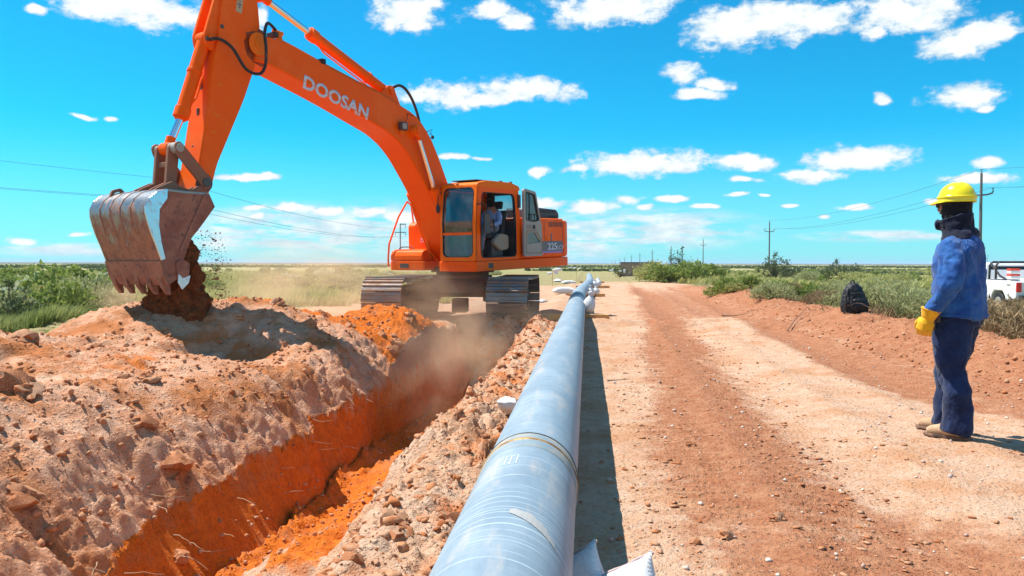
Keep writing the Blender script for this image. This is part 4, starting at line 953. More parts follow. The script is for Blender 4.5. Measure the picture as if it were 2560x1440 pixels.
# on-surface helper: s along y, angle from the top towards the right (+x)
def on_pipe(y, a, lift=.0015):
    c_ = pipe_c(y); return Vector((c_.x+(PR+lift)*math.sin(a), y, c_.z+(PR+lift)*math.cos(a)))
markm = simple('white_chalk_mark', (.62, .70, .74), .7, dirt=.3, dirtcol=(.33, .40, .45), dscale=30)
def stroke(mb, p, q, w_=.0022):
    n = 5; vs = []
    dy, da = q[0]-p[0], (q[1]-p[1])*PR; L_ = math.hypot(dy, da) or 1; ny, na = -da/L_*w_/2, dy/L_*w_/2/PR
    for k in range(n+1):
        f = k/n; y = p[0]+(q[0]-p[0])*f; a = p[1]+(q[1]-p[1])*f
        vs += [on_pipe(y+ny, a+na), on_pipe(y-ny, a-na)]
    mb.add(vs, [(2*k, 2*k+1, 2*k+3, 2*k+2) for k in range(n)])
g = MB(); y0, y1, a0, a1 = 2.92, 3.045, -.46, -.08
for (p, q) in (((y0, a0), (y0, a1)), ((y1, a0), (y1, a1)), ((y0, a0), (y1, a0)), ((y0, a1), (y1, a1)), ((y0, -.30), (y1, -.30)), ((y0, -.20), (y1, -.20))): stroke(g, p, q, .0035)
rr_ = random.Random(3)
for (u0, u1, nl) in ((-.45, -.31, 4), (-.29, -.21, 3), (-.19, -.09, 4)):
    for k in range(nl):
        yb = y0+.018+(y1-y0-.03)*k/(nl-1) if nl > 1 else y0; a = u0+.01
        while a < u1-.015:
            h = rr_.uniform(.006, .016); stroke(g, (yb, a), (yb+h*rr_.choice((1, .4, 0)), a+rr_.uniform(.008, .02)), .0022); a += rr_.uniform(.02, .035)
part(g, 'stencilled_label', markm, PI_)
# dusty scuff on the upper right of the near length
sc, t, b = newmat('dust_scuff'); c = t.mix(t.noise(objco(t), 30, 6, .7), (.33, .34, .33), (.44, .42, .39)); t.put(b.inputs['Base Color'], c); b.inputs['Roughness'].default_value = .8
g = MB(); up_, lo_ = [], []
for k in range(13):
    f = k/12; a = .08+f*1.02; yb = 2.33-.125*f; wd = .075*math.sin(math.pi*min(1, f*1.05+.12))**.7*(1+.12*math.sin(k*2.1)); lo_.append((yb-.0, a)); up_.append((yb+wd, a))
vs = [on_pipe(y, a, .002) for y, a in lo_]+[on_pipe(y, a, .002) for y, a in up_]
g.add(vs, [(k, k+1, 14+k, 13+k) for k in range(12)]); part(g, 'dust_scuff', sc, PI_)

# ---- timbers and sand bags that carry the pipe
wood, t, b = newmat('sawn_timber'); co = objco(t); gr = t.noise(t.mapv(co, (1.5, 30, 30)), 3, 5, .6)
c = t.mix(gr, (.52, .26, .075), (.66, .38, .13)); c = t.mix(t.smooth(t.noise(co, 4, 5), .5, .7), c, (.40, .20, .10)); t.put(b.inputs['Base Color'], c); b.inputs['Roughness'].default_value = .75
t.put(b.inputs['Normal'], t.bump(gr, .2, .004))
bagm, t, b = newmat('white_woven_bag'); co = objco(t)
wv = t.new('ShaderNodeTexWave'); t.put(wv.inputs[0], t.mapv(co, (1, 1, 1), rot=(.4, .3, .8))); wv.inputs['Scale'].default_value = 60
wv2 = t.new('ShaderNodeTexWave'); t.put(wv2.inputs[0], t.mapv(co, (1, 1, 1), rot=(1.2, .3, -.8))); wv2.inputs['Scale'].default_value = 60
c = t.mix(t.smooth(t.noise(co, 7, 6, .65), .5, .8), (.70, .70, .71), (.55, .42, .33)); t.put(b.inputs['Base Color'], c); b.inputs['Roughness'].default_value = .7
t.put(b.inputs['Normal'], t.bump(t.math('ADD', t.math('MULTIPLY', wv.outputs[1], wv2.outputs[1]), t.math('MULTIPLY', t.noise(co, 9, 5, .6), 2.5)), .45, .012))
b.inputs['Subsurface Weight'].default_value = 0
seamm = simple('bag_stitching', (.50, .38, .36), .8)
SK = [(17.0, -.95, .47, .13), (31.5, -1.0, .60, .13), (42.5, -1.0, .95, .13), (56.0, -.9, .95, .13)]
for i, (y, x0, x1, h) in enumerate(SK):
    c_ = pipe_c(y); z0 = hz1(c_.x, y)-.01; ttl = ['nearest sawn timber under the pipe, its end sticking out onto the track', 'second sawn timber under the pipe, beyond the nearest one', 'third sawn timber under the pipe, far along it', 'farthest sawn timber under the pipe'][i]
    g = MB(); g.box((x0+(c_.x-PX), y-.07, z0), (x1+(c_.x-PX)*.6, y+.07, z0+h)); o = g.build('timber', wood, None, bevel=.006, off=Vector((c_.x, y, z0))); o.location = (c_.x, y, z0)
    o.rotation_euler = (0, 0, R_((-1.5, 2, -3, 3)[i])); tag(o, ttl, 'timber', 'timbers under the pipe')
def bag(loc, size, lab, grp='white bags along the pipe', yaw=0, tilt=0, roll=0, seed=0, inpl=0):
    """filled sack with a gathered neck / pointed sewn corners"""
    a, b2, c2 = size; V = []; nU, nV = 30, 18; r_ = random.Random(seed)
    g = MB(); vs = []; fs = []
    for i in range(nV+1):
        v = i/nV; x = (v-.5)*2
        prof = (1-abs(x)**3.2)**.55; wdt = .72+.28*abs(x)**2
        for k in range(nU):
            an = 2*math.pi*k/nU; cz = math.sin(an); cy = math.cos(an)
            yy_ = math.copysign(abs(cy)**.8, cy)*wdt*b2/2; zz = math.copysign(abs(cz)**.9, cz)*prof*c2/2
            zz += .012*mnoise.noise(Vector((x*3+seed, cy*2, cz*2)))
            if zz < -c2*.3: zz = -c2*.3-(abs(zz)-c2*.3)*.4
            pinch = 1-.10*math.cos(math.pi*x)*0
            vs.append((x*a/2*(1+.06*abs(cy)**3), yy_*pinch, zz))
    for i in range(nV):
        for k in range(nU):
            k2 = (k+1) % nU; fs.append((i*nU+k, i*nU+k2, (i+1)*nU+k2, (i+1)*nU+k))
    fs += [tuple(range(nU))[::-1], tuple(range(nV*nU, (nV+1)*nU))]
    ci, si = math.cos(inpl), math.sin(inpl); g.xf = lambda p: Vector((p[0]*ci-p[1]*si, p[0]*si+p[1]*ci, p[2]))
    g.add(vs, fs)
    o = g.build('sand_bag', bagm, None, smooth=True, autos=80); o.location = loc; o.rotation_euler = (roll, tilt, yaw); tag(o, lab, 'bag', grp)
    s_ = MB(g.xf); s_.tube([(a/2*1.0, y_, .006*math.sin(y_*60)) for y_ in np.linspace(-b2/2*1.02, b2/2*1.02, 14)], .006, 6); q = s_.build('sewn_seam', seamm, None); q.parent = o
    return o
bag((.02, 2.84, .085), (.36, .25, .16), 'white woven bag half in the shadow right beside the near end of the pipe', yaw=R_(75), tilt=R_(-58), seed=1, inpl=R_(38))
bag((.185, 2.72, .09), (.38, .27, .16), 'white woven bag lying in sunlight at the bottom edge beside the pipe shadow', yaw=R_(70), tilt=R_(-50), seed=2, inpl=R_(35))
bag((-.60, 6.25, .17), (.23, .17, .13), 'white bag peeping out on the trench side of the pipe just beyond the near joint', yaw=R_(80), tilt=R_(25), seed=3)
def stuffed(x, y, h, lab, seed, twist=0):
    g = MB(); z = hz1(x, y)+(.12 if seed < 20 else 0); secs = []
    for f, r in ((0, .10), (.08, .17), (.28, .20), (.5, .18), (.68, .12), (.78, .055), (.84, .035), (.9, .06), (1.0, .085)):
        secs.append(((.02*math.sin(f*5+seed)+twist*f*.12, .02*math.cos(f*4+seed), f*h), r*(.8+.1*math.sin(seed)), r*.75, seed*.7))
    g.loft(secs, 16); o = g.build('sand_bag', bagm, None, smooth=True, autos=80); o.location = (x, y, z); s_ = o.modifiers.new('s', 'SUBSURF'); s_.levels = 1; s_.render_levels = 1
    tag(o, lab, 'bag', 'white bags along the pipe'); return o
stuffed(.02, 17.25, .46, 'tied white bag standing on the nearest timber against the pipe', 11, .4)
stuffed(.12, 28.6, .40, 'white bag between the pipe and the second timber', 12)
stuffed(.30, 31.2, .30, 'small white bag on the end of the second timber', 13, .5)
stuffed(.35, 37.5, .42, 'white bag leaning on the right side of the pipe before the third timber', 14)
stuffed(.62, 42.0, .40, 'white bag at the third timber', 15)
stuffed(.65, 49.5, .40, 'white bag right of the far pipe between the third and farthest timbers', 16)
for k, (x, y, sz, lab) in enumerate([(-.95, 33.0, (.9, .5, .30), 'big white bag lying left of the pipe beyond its dark joint'), (-1.55, 26.5, (.7, .4, .10), 'flattened white bag left of the pipe near the excavator'),
        (-3.6, 38.5, (1.1, .4, .08), 'flat white bag on the grass right behind the excavator'), (-1.2, 52, (.9, .5, .25), 'white bag against the left side of the far pipe'), (-2.2, 60, (1.4, .6, .25), 'large white bag on the grass left of the far pipe')]):
    bag((x, y, hz1(x, y)+sz[2]*.35), sz, lab, yaw=k*1.1+.3, seed=30+k)
# rows of plastic bags tied on stakes, farther left of the pipe
for k, (x, y) in enumerate(((-2.0, 46), (-.9, 66), (2.7, 68))):
    r0 = empty('stake_with_plastic', (x, y, hz1(x, y)), ['thin stake with white plastic fluttering left of the far pipe', 'stake with white plastic left of the very end of the pipe', 'stake with white plastic right of the very end of the pipe'][k], 'stake')
    g = MB(lambda p, x=x, y=y: Vector((x+p[0], y+p[1], hz1(x, y)+p[2]))); g.tube([(0, 0, 0), (.02, 0, .95)], .015, 6); part(g, 'pole', wood, r0)
    g = MB(lambda p, x=x, y=y: Vector((x+p[0], y+p[1], hz1(x, y)+p[2]))); rr_ = random.Random(k)
    for j in range(5):
        a = rr_.uniform(-.1, .1); g.ball((rr_.uniform(-.8, .5), a, .8+rr_.uniform(-.16, .16)), (rr_.uniform(.08, .22), .08, rr_.uniform(.04, .12)), 10, 6)
    q = part(g, 'plastic_sheet', bagm, r0, fuse=.04, sm=2)

# ================================================================ people
def cloth(name, c0, c1, wr=8, fine=260, bstr=.5, seams=None, rough=.85):
    m_, t, b = newmat(name); co = objco(t)
    f = t.noise(co, wr*.6, 6, .65); fi = t.noise(co, fine, 2, .5)
    c = t.mix(t.smooth(f, .35, .68), c0, c1); c = t.mix(t.math('MULTIPLY', t.smooth(fi, .35, .7), .35), c, tuple(x*.6 for x in c0))
    t.put(b.inputs['Base Color'], c); b.inputs['Roughness'].default_value = rough; b.inputs['Specular IOR Level'].default_value = .2
    b.inputs['Sheen Weight'].default_value = .15
    wv = t.noise(t.mapv(co, (1, 1, .55)), wr, 5, .6, .8)
    t.put(b.inputs['Normal'], t.bump(t.math('ADD', wv, t.math('MULTIPLY', fi, .05)), bstr, .03))
    return m_
denim = cloth('blue_denim_shirt', (.013, .065, .26), (.035, .15, .42), 9, 300, 1.0)
jeans = cloth('dark_denim', (.006, .013, .050), (.016, .038, .115), 8, 300, .8)
hoodm = cloth('dark_navy_hood', (.006, .008, .022), (.012, .016, .045), 14, 300, .4)
blackcl = cloth('black_neck_cloth', (.006, .006, .008), (.012, .011, .014), 16, 300, .3)
glovem = cloth('yellow_leather_glove', (.80, .36, .008), (.90, .47, .012), 26, 90, .35, rough=.55)
bootm = simple('tan_dusty_boot', (.40, .24, .13), .7, dirt=.5, dirtcol=(.55, .38, .24), dscale=14, bump=.3)
solem = simple('boot_sole', (.08, .05, .035), .8, dirt=.5, dirtcol=(.4, .22, .13), dscale=20)
skin = simple('skin', (.36, .17, .10), .5)
helm = simple('yellow_helmet', (.90, .74, .004), .22, var=.04, coat=.5)
lensm = simple('eyewear_lens', (.25, .30, .33), .08, .0, coat=1)
SCALE_P = 1.0
PL = Vector((2.745, 6.26, 0)); PL.z = hz1(PL.x, PL.y)+.0
PYAW = YAW+R_(44)           # facing: local +y turned to the left of the view
# local person frame: +y forward, +x his right, z up
def frame(loc, yaw, sc=1.0):
    ca, sa = math.cos(yaw), math.sin(yaw)
    return lambda p: Vector((loc.x+(p[0]*ca-p[1]*sa)*sc, loc.y+(p[0]*sa+p[1]*ca)*sc, loc.z+p[2]*sc))
fr_p = frame(PL, PYAW)
PER = empty('person', PL, 'worker in blue denim shirt, jeans and yellow helmet watching from the right of the track', 'person')
def G(): return MB(fr_p)
def PP(mb, name, mat, sub=None, **k): return part(mb, name, mat, PER, sub, **k)
def skinbody(name, joints, edges, mat, root, fn, root_i=0):
    me = bpy.data.meshes.new(name); me.from_pydata([tuple(fn(j[0])-Vector(root.location)) for j in joints], edges, []); o = link(name, me, mat, None); o.parent = root
    o.modifiers.new('skin', 'SKIN').use_smooth_shade = True
    for i, v in enumerate(me.skin_vertices[0].data): r = joints[i][1]; v.radius = r if hasattr(r, '__len__') else (r, r); v.use_root = (i == root_i)
    s = o.modifiers.new('sub', 'SUBSURF'); s.levels = s.render_levels = 2
    return o
# body under the clothes
J = [((0, 0, .95), (.14, .10)), ((0, .0, 1.15), (.13, .10)), ((0, -.01, 1.38), (.16, .10)), ((0, .0, 1.50), (.055, .055)), ((0, .01, 1.58), (.055, .055)), ((0, .02, 1.66), (.075, .09)), ((0, .015, 1.75), (.065, .08)),
     ((-.09, 0, .88), .085), ((-.10, .01, .50), .055), ((-.10, -.02, .10), .04), ((-.105, .10, .04), .035),
     ((.09, 0, .88), .085), ((.11, .03, .50), .055), ((.12, .04, .10), .04), ((.13, .15, .04), .035),
     ((-.20, -.01, 1.42), .055), ((-.275, -.03, 1.16), .045), ((-.285, .10, .93), .03), ((.20, -.01, 1.42), .055), ((.27, -.03, 1.16), .045), ((.27, .10, .93), .03)]
E_ = [(0, 1), (1, 2), (2, 3), (3, 4), (4, 5), (5, 6), (0, 7), (7, 8), (8, 9), (9, 10), (0, 11), (11, 12), (12, 13), (13, 14), (2, 15), (15, 16), (16, 17), (2, 18), (18, 19), (19, 20)]
skinbody('body', J, E_, skin, PER, fr_p)
# trousers
g = G()
g.loft([((0, -.01, 1.04), .195, .145), ((0, -.02, .98), .205, .155), ((0, -.02, .90), .205, .16), ((0, -.015, .84), .19, .15)], 30)
def leg(s, dy):
    return [((s*.085, -.01, .92), .118, .148, 0), ((s*.098, 0+dy*.1, .80), .116, .140), ((s*.105, .005+dy*.3, .66), .106, .124), ((s*.108, .02+dy*.5, .52), .092, .100), ((s*.114, .015+dy*.7, .46), .092, .102), ((s*.118, -.015+dy*.9, .34), .088, .096),
            ((s*.118, -.015+dy, .22), .090, .100), ((s*.12, -.01+dy, .14), .090, .102), ((s*.12, -.005+dy, .085), .092, .108), ((s*.12, .0+dy, .045), .092, .110)]
g.loft(leg(-1, -.05), 26); g.loft(leg(1, .09), 26)
def wrinkle(o, specs):
    for (tx, st, sz, dep) in specs:
        T = bpy.data.textures.new('wr', 'CLOUDS' if tx == 'C' else 'WOOD'); T.noise_scale = sz
        if tx == 'C': T.noise_depth = dep
        m_ = o.modifiers.new('d', 'DISPLACE'); m_.texture = T; m_.strength = st; m_.mid_level = .5; m_.texture_coords = 'LOCAL'
tr = PP(g, 'trousers', jeans, fuse=.009, sm=4); wrinkle(tr, [('C', .040, .17, 1), ('C', .012, .05, 2)])
# shirt: torso and sleeves in one
g = G()
g.loft([((0, -.015, .90), .235, .185), ((0, -.02, .96), .238, .188), ((0, -.02, 1.04), .225, .178), ((0, -.015, 1.14), .222, .170), ((0, -.01, 1.26), .235, .165), ((0, -.02, 1.36), .240, .160), ((0, -.025, 1.43), .215, .140), ((0, -.02, 1.485), .14, .105), ((0, -.01, 1.52), .085, .08)], 36)
def sleeve_(s):
    return [((s*.13, -.02, 1.435), .075, .075, 0), ((s*.20, -.025, 1.41), .088, .085), ((s*.245, -.035, 1.32), .088, .088), ((s*.275, -.045, 1.22), .082, .086), ((s*.290, -.035, 1.13), .076, .082), ((s*.292, .01, 1.04), .068, .072), ((s*.290, .06, .965), .060, .062), ((s*.287, .085, .925), .055, .056)]
g.loft(sleeve_(-1), 26); g.loft(sleeve_(1), 26)
sh_ = PP(g, 'shirt', denim, fuse=.010, sm=5); wrinkle(sh_, [('C', .050, .16, 1), ('C', .022, .06, 1)])
g = G(); g.loft([((0, -.018, .902), .246, .196), ((0, -.018, .918), .246, .196)], 36, caps=False); PP(g, 'hem', denim, sh_)
g = G(); g.tube([(-.20, -.10, 1.435), (-.12, -.155, 1.405), (0, -.180, 1.40), (.12, -.155, 1.405), (.20, -.10, 1.435)], .004, 6); PP(g, 'yoke_seam', denim, sh_)
for s in (-1, 1):
    g = G(); g.tube([(s*.165, -.12, 1.46), (s*.20, -.115, 1.38), (s*.205, -.11, 1.30)], .004, 6); PP(g, 'shoulder_seam', denim, sh_)
# pelt of the belt, tool and red tag on the left hip
g = G(); g.loft([((0, -.015, .985), .213, .165), ((0, -.015, .955), .214, .166)], 30); PP(g, 'belt', blackcl)
g = G(); g.box((-.245, .03, .86), (-.20, .13, .96)); g.box((-.25, .06, .80), (-.235, .10, .88)); PP(g, 'belt_pouch', charcoal, bevel=.012)
# collar and hood lying round the neck
g = G(); g.loft([((0, -.02, 1.46), .165, .125), ((0, -.015, 1.50), .135, .115), ((0, -.005, 1.545), .112, .108), ((0, .005, 1.60), .118, .118), ((0, .015, 1.635), .126, .126)], 30); 
g.ball((0, -.085, 1.505), (.115, .06, .06)); g.ball((-.02, .125, 1.58), (.07, .022, .038))
co_ = PP(g, 'collar', hoodm, fuse=.008, sm=3); wrinkle(co_, [('C', .024, .05, 2)])
# head cloth (balaclava), face, glasses
HD = (0, .03, 1.705)
g = G(); g.loft([((0, .0, 1.56), .075, .075), ((0, .0, 1.60), .082, .088), ((0, .005, 1.65), .088, .102), ((0, .01, 1.70), .090, .108), ((0, .01, 1.76), .090, .108), ((0, .01, 1.80), .075, .09)], 28)
hc = PP(g, 'head_cloth', blackcl, fuse=.006, sm=3); wrinkle(hc, [('C', .008, .03, 2)])
g = G(); g.ball((0, .085, 1.715), (.062, .035, .060), 20, 14); g.ball((0, .122, 1.70), (.013, .020, .022)); g.ball((-.03, .112, 1.728), (.014, .010, .008)); g.ball((.03, .112, 1.728), (.014, .010, .008)); g.ball((0, .116, 1.668), (.022, .010, .007)); PP(g, 'face', skin, fuse=.004, sm=2)
g = G(); g.ring(rrect(-.033, 1.728, .052, .036, .012), rrect(-.033, 1.728, .044, .028, .010), .126, .132, ax=1); g.ring(rrect(.033, 1.728, .052, .036, .012), rrect(.033, 1.728, .044, .028, .010), .126, .132, ax=1)
g.tube([(-.058, .128, 1.735), (-.085, .10, 1.735), (-.094, .01, 1.728)], .0035, 6); g.tube([(.058, .128, 1.735), (.085, .10, 1.735), (.094, .01, 1.728)], .0035, 6); g.tube([(-.008, .13, 1.732), (.008, .13, 1.732)], .003, 6)
gls = PP(g, 'glasses', blackrub)
for s in (-1, 1): g = G(); g.prism(rrect(s*.033, 1.728, .046, .030, .010), .1275, .1295, ax=1); PP(g, 'lens', lensm, gls)
# helmet
g = G(); n1_, n2_ = 40, 12; vs = []; fs = []
hb = 1.752
for i in range(n2_+1):
    ph = math.pi/2*i/n2_
    for k in range(n1_):
        a = 2*math.pi*k/n1_; cx_, cy_ = math.cos(a), math.sin(a); ridge = .006*math.exp(-(cx_/.16)**2)*math.sin(ph)
        r = math.cos(ph)**.75; vs.append((.116*cx_*r, .006+.132*cy_*r, hb+(.140+ridge)*math.sin(ph)))
for i in range(n2_):
    for k in range(n1_):
        k2 = (k+1) % n1_; fs.append((i*n1_+k, i*n1_+k2, (i+1)*n1_+k2, (i+1)*n1_+k))
fs.append(tuple(range(n1_))[::-1]); g.add(vs, fs); hl = PP(g, 'helmet', helm, smooth=True, autos=60)
g = G(); vs = []; fs = []
for k in range(n1_):
    a = 2*math.pi*k/n1_; cx_, cy_ = math.cos(a), math.sin(a); f = max(0, cy_); ext = .003+.062*f**2.2; dz = -.016*f**1.5
    for (e, z) in ((0, .012), (ext, .004+dz), (ext, -.004+dz), (0, -.008)):
        vs.append(((.114+e*.6)*cx_, .006+(.130+e*.85)*cy_, hb+z))
for k in range(n1_):
    k2 = (k+1) % n1_
    for j in range(4): fs.append((4*k+j, 4*k+(j+1) % 4, 4*k2+(j+1) % 4, 4*k2+j))
g.add(vs, fs); PP(g, 'helmet_brim', helm, hl, smooth=True, autos=60)
g = G()
vs = []; fs = []
for k in range(n1_):
    a = 2*math.pi*k/n1_; cx_, cy_ = math.cos(a), math.sin(a); 
    for (e, z) in ((.001, .020), (.006, .026), (.006, .034), (.0, .042)):
        vs.append(((.115+e)*cx_, .006+(.131+e)*cy_, hb+z-.0))
for k in range(n1_):
    k2 = (k+1) % n1_
    for j in range(3): fs.append((4*k+j, 4*k+j+1, 4*k2+j+1, 4*k2+j))
g.add(vs, fs); PP(g, 'helmet_rim', helm, hl, smooth=True, autos=60)
# gloves
def glove(fn, root, s, wrist, direction=(0, .25, -1), mat=glovem, sc=1.0, sub=None, curl=.5):
    W0 = Vector(wrist); d = Vector(direction).normalized(); pn = Vector((s, 0, 0)); fwd = d.cross(pn).normalized()
    if fwd.y < 0: fwd = -fwd
    inn = -pn; loc = lambda a, f, i: W0+d*a*sc+fwd*f*sc+inn*i*sc
    g = MB(fn)
    g.tube([loc(-.055, 0, 0), loc(-.03, 0, 0), loc(0, 0, 0)], [.060*sc, .052*sc, .043*sc], 18)
    g.tube([loc(-.01, 0, 0), loc(.04, 0, 0), loc(.09, 0, .005)], [.036*sc, .044*sc, .040*sc], 16)
    g.tube([loc(.03, .02, 0), loc(.09, .022, .0)], [.03*sc, .032*sc], 14); g.tube([loc(.03, -.02, 0), loc(.09, -.022, .0)], [.03*sc, .03*sc], 14)
    for k, (f0, L_) in enumerate(((.037, .075), (.013, .083), (-.011, .078), (-.034, .062))):
        p = loc(.085, f0, .0); c1 = curl*(1+.12*k); pts = [p]; an = .25
        for q in range(3):
            an += c1*.75; seg_ = L_*(.42, .33, .25)[q]; p = p+(d*math.cos(an)+inn*math.sin(an))*seg_*sc; pts.append(p)
        g.tube(pts, [.0150*sc, .0142*sc, .0130*sc, .0105*sc], 10)
    g.tube([loc(.02, .038, .008), loc(.055, .062, .022), loc(.085, .066, .040), loc(.105, .058, .052)], [.019*sc, .0165*sc, .0145*sc, .012*sc], 10)
    o = part(g, 'glove', mat, root, sub, fuse=.0045*max(sc, .8), sm=2)
    g = MB(fn); g.tube([loc(-.058, 0, 0), loc(-.050, 0, 0)], [.062*sc, .061*sc], 18); q = part(g, 'glove_cuff', mat, root, o); return o
glove(fr_p, PER, -1, (-.287, .095, .895), (0, .30, -1), sc=1.12); glove(fr_p, PER, 1, (.287, .095, .895), (0, .30, -1), sc=1.12)
# boots
for s, dy in ((-1, -.05), (1, .09)):
    g = G(); x = s*.12
    g.loft([((x, dy-.045, .03), .045, .052, 0), ((x, dy-.03, .07), .05, .065, 0), ((x, dy-.02, .14), .05, .055, 0)], 18)
    vs_ = []; 
    g.tube([(x, dy-.06, .052), (x, dy+.02, .060), (x, dy+.09, .052), (x, dy+.155, .042), (x, dy+.195, .036)], [.042, .050, .047, .040, .024], 16)
    bt_ = PP(g, 'boot', bootm, fuse=.007, sm=3)
    g = G(); so = [(x-.038, dy-.10), (x+.038, dy-.10), (x+.046, dy-.03), (x+.042, dy+.05), (x+.052, dy+.13), (x+.034, dy+.205), (x, dy+.225), (x-.034, dy+.205), (x-.052, dy+.13), (x-.042, dy+.05), (x-.046, dy-.03)]
    g.prism(rpoly(so, .02), .0, .022, ax=2); PP(g, 'boot_sole', solem, bt_, bevel=.004)

# ---- machine operator seated in the cab
fo = lambda p: mx_((p[1], -p[0]+.93, p[2]))      # x: his right, y: forward, z up (machine coordinates)
ol = fo((0, .30, 1.98)); OP = empty('person', ol, 'machine operator in light blue shirt and dark cap seated in the excavator cab', 'person')
def GO(): return MB(fo)
J = [((0, .12, 2.08), (.13, .11)), ((0, .08, 2.30), (.12, .10)), ((0, .08, 2.48), (.13, .09)), ((0, .10, 2.60), (.05, .05)), ((0, .13, 2.70), (.075, .09)), ((0, .14, 2.79), (.065, .08)),
     ((-.09, .55, 2.06), .07), ((-.10, .66, 1.66), .05), ((-.10, .78, 1.52), .035), ((.09, .55, 2.06), .07), ((.10, .66, 1.66), .05), ((.10, .78, 1.52), .035),
     ((-.19, .10, 2.46), .05), ((-.24, .16, 2.22), .04), ((-.20, .42, 2.17), .032), ((.19, .10, 2.46), .05), ((.24, .16, 2.22), .04), ((.20, .42, 2.17), .032)]
E_ = [(0, 1), (1, 2), (2, 3), (3, 4), (4, 5), (0, 6), (6, 7), (7, 8), (0, 9), (9, 10), (10, 11), (2, 12), (12, 13), (13, 14), (2, 15), (15, 16), (16, 17)]
skinbody('body', J, E_, skin, OP, fo)
lsh = cloth('light_blue_shirt', (.16, .26, .50), (.24, .36, .60), 12, 200, .4); gtr = cloth('grey_trousers', (.13, .13, .16), (.20, .20, .24), 12, 200, .4)
g = GO(); g.loft([((0, .11, 2.05), .17, .14), ((0, .08, 2.25), .17, .13), ((0, .07, 2.42), .19, .12), ((0, .08, 2.53), .12, .09)], 20)
for s in (-1, 1): g.tube([(s*.16, .09, 2.46), (s*.22, .11, 2.36), (s*.245, .16, 2.22), (s*.22, .30, 2.18), (s*.205, .38, 2.17)], [.07, .068, .06, .05, .045], 14)
part(g, 'shirt', lsh, OP, fuse=.014, sm=3)
g = GO()
for s in (-1, 1): g.tube([(s*.08, .10, 2.07), (s*.09, .35, 2.08), (s*.095, .57, 2.04), (s*.10, .64, 1.86), (s*.10, .68, 1.62)], [.10, .09, .08, .065, .06], 14)
part(g, 'trousers', gtr, OP, fuse=.014, sm=3)
g = GO(); g.loft([((0, .12, 2.76), .085, .10), ((0, .12, 2.83), .082, .098), ((0, .12, 2.87), .05, .06)], 18); g.prism(rpoly([(-.07, .19), (.07, .19), (.05, .29), (-.05, .29)], .03), 2.765, 2.778, ax=2); part(g, 'cap', blackcl, OP, bevel=.004)
g = GO(); g.loft([((0, .10, 2.58), .065, .065), ((0, .115, 2.68), .082, .095), ((0, .12, 2.76), .083, .098)], 18); part(g, 'head_cloth', blackcl, OP, smooth=True)
for s in (-1, 1):
    g = GO(); g.tube([(s*.10, .70, 1.60), (s*.10, .72, 1.50)], .05, 12); g.tube([(s*.10, .68, 1.49), (s*.10, .86, 1.48)], [.05, .035], 12); part(g, 'boot', solem, OP, fuse=.012, sm=2)
    g = GO(); c_ = Vector((s*.20, .44, 2.17)); g.tube([c_-Vector((0, .04, 0)), c_+Vector((0, .05, 0))], [.028, .036], 10)
    for k in range(4): g.tube([c_+Vector(((k-1.5)*.018, .05, .01)), c_+Vector(((k-1.5)*.018, .085, .0)), c_+Vector(((k-1.5)*.018, .09, -.028))], .009, 8)
    g.tube([c_+Vector((-s*.03, .01, 0)), c_+Vector((-s*.05, .045, -.01))], .010, 8); part(g, 'hand', skin, OP, fuse=.006, sm=1)

# ================================================================ vegetation
def leafmat(name, c0, c1, c2, rough=.6, trans=.38):
    m_, t, b = newmat(name); g_ = t.new('ShaderNodeNewGeometry'); rnd = g_.outputs['Random Per Island']; co = objco(t)
    c = t.mix(rnd, c0, c1); c = t.mix(t.smooth(t.noise(co, 1.3, 4, .6), .42, .66), c, c2)
    t.put(b.inputs['Base Color'], c); b.inputs['Roughness'].default_value = rough; b.inputs['Specular IOR Level'].default_value = .2
    tl = t.new('ShaderNodeBsdfTranslucent'); t.put(tl.inputs[0], c); ms = t.new('ShaderNodeMixShader'); ms.inputs[0].default_value = trans
    t.l.new(b.outputs[0], ms.inputs[1]); t.l.new(tl.outputs[0], ms.inputs[2]); t.l.new(ms.outputs[0], t.n['Material Output'].inputs[0])
    return m_
lf_green = leafmat('green_leaves', (.20, .26, .05), (.33, .38, .10), (.13, .19, .035))
lf_grass = leafmat('green_grass_blades', (.24, .29, .085), (.36, .37, .14), (.14, .20, .045))
lf_yel = leafmat('yellow_green_leaves', (.40, .39, .12), (.52, .49, .19), (.28, .30, .08))
lf_grey = leafmat('grey_green_leaves', (.36, .37, .16), (.47, .47, .23), (.26, .28, .11))
lf_dark = leafmat('dark_scrub_leaves', (.085, .115, .045), (.13, .16, .065), (.06, .085, .03))
lf_dry = leafmat('dry_brown_twigs', (.26, .17, .085), (.38, .27, .14), (.17, .11, .055), trans=.1)
lf_pale = leafmat('pale_feather_grass', (.55, .56, .36), (.68, .68, .50), (.44, .48, .24))
stemm = simple('grey_brown_stem', (.13, .085, .05), .8)
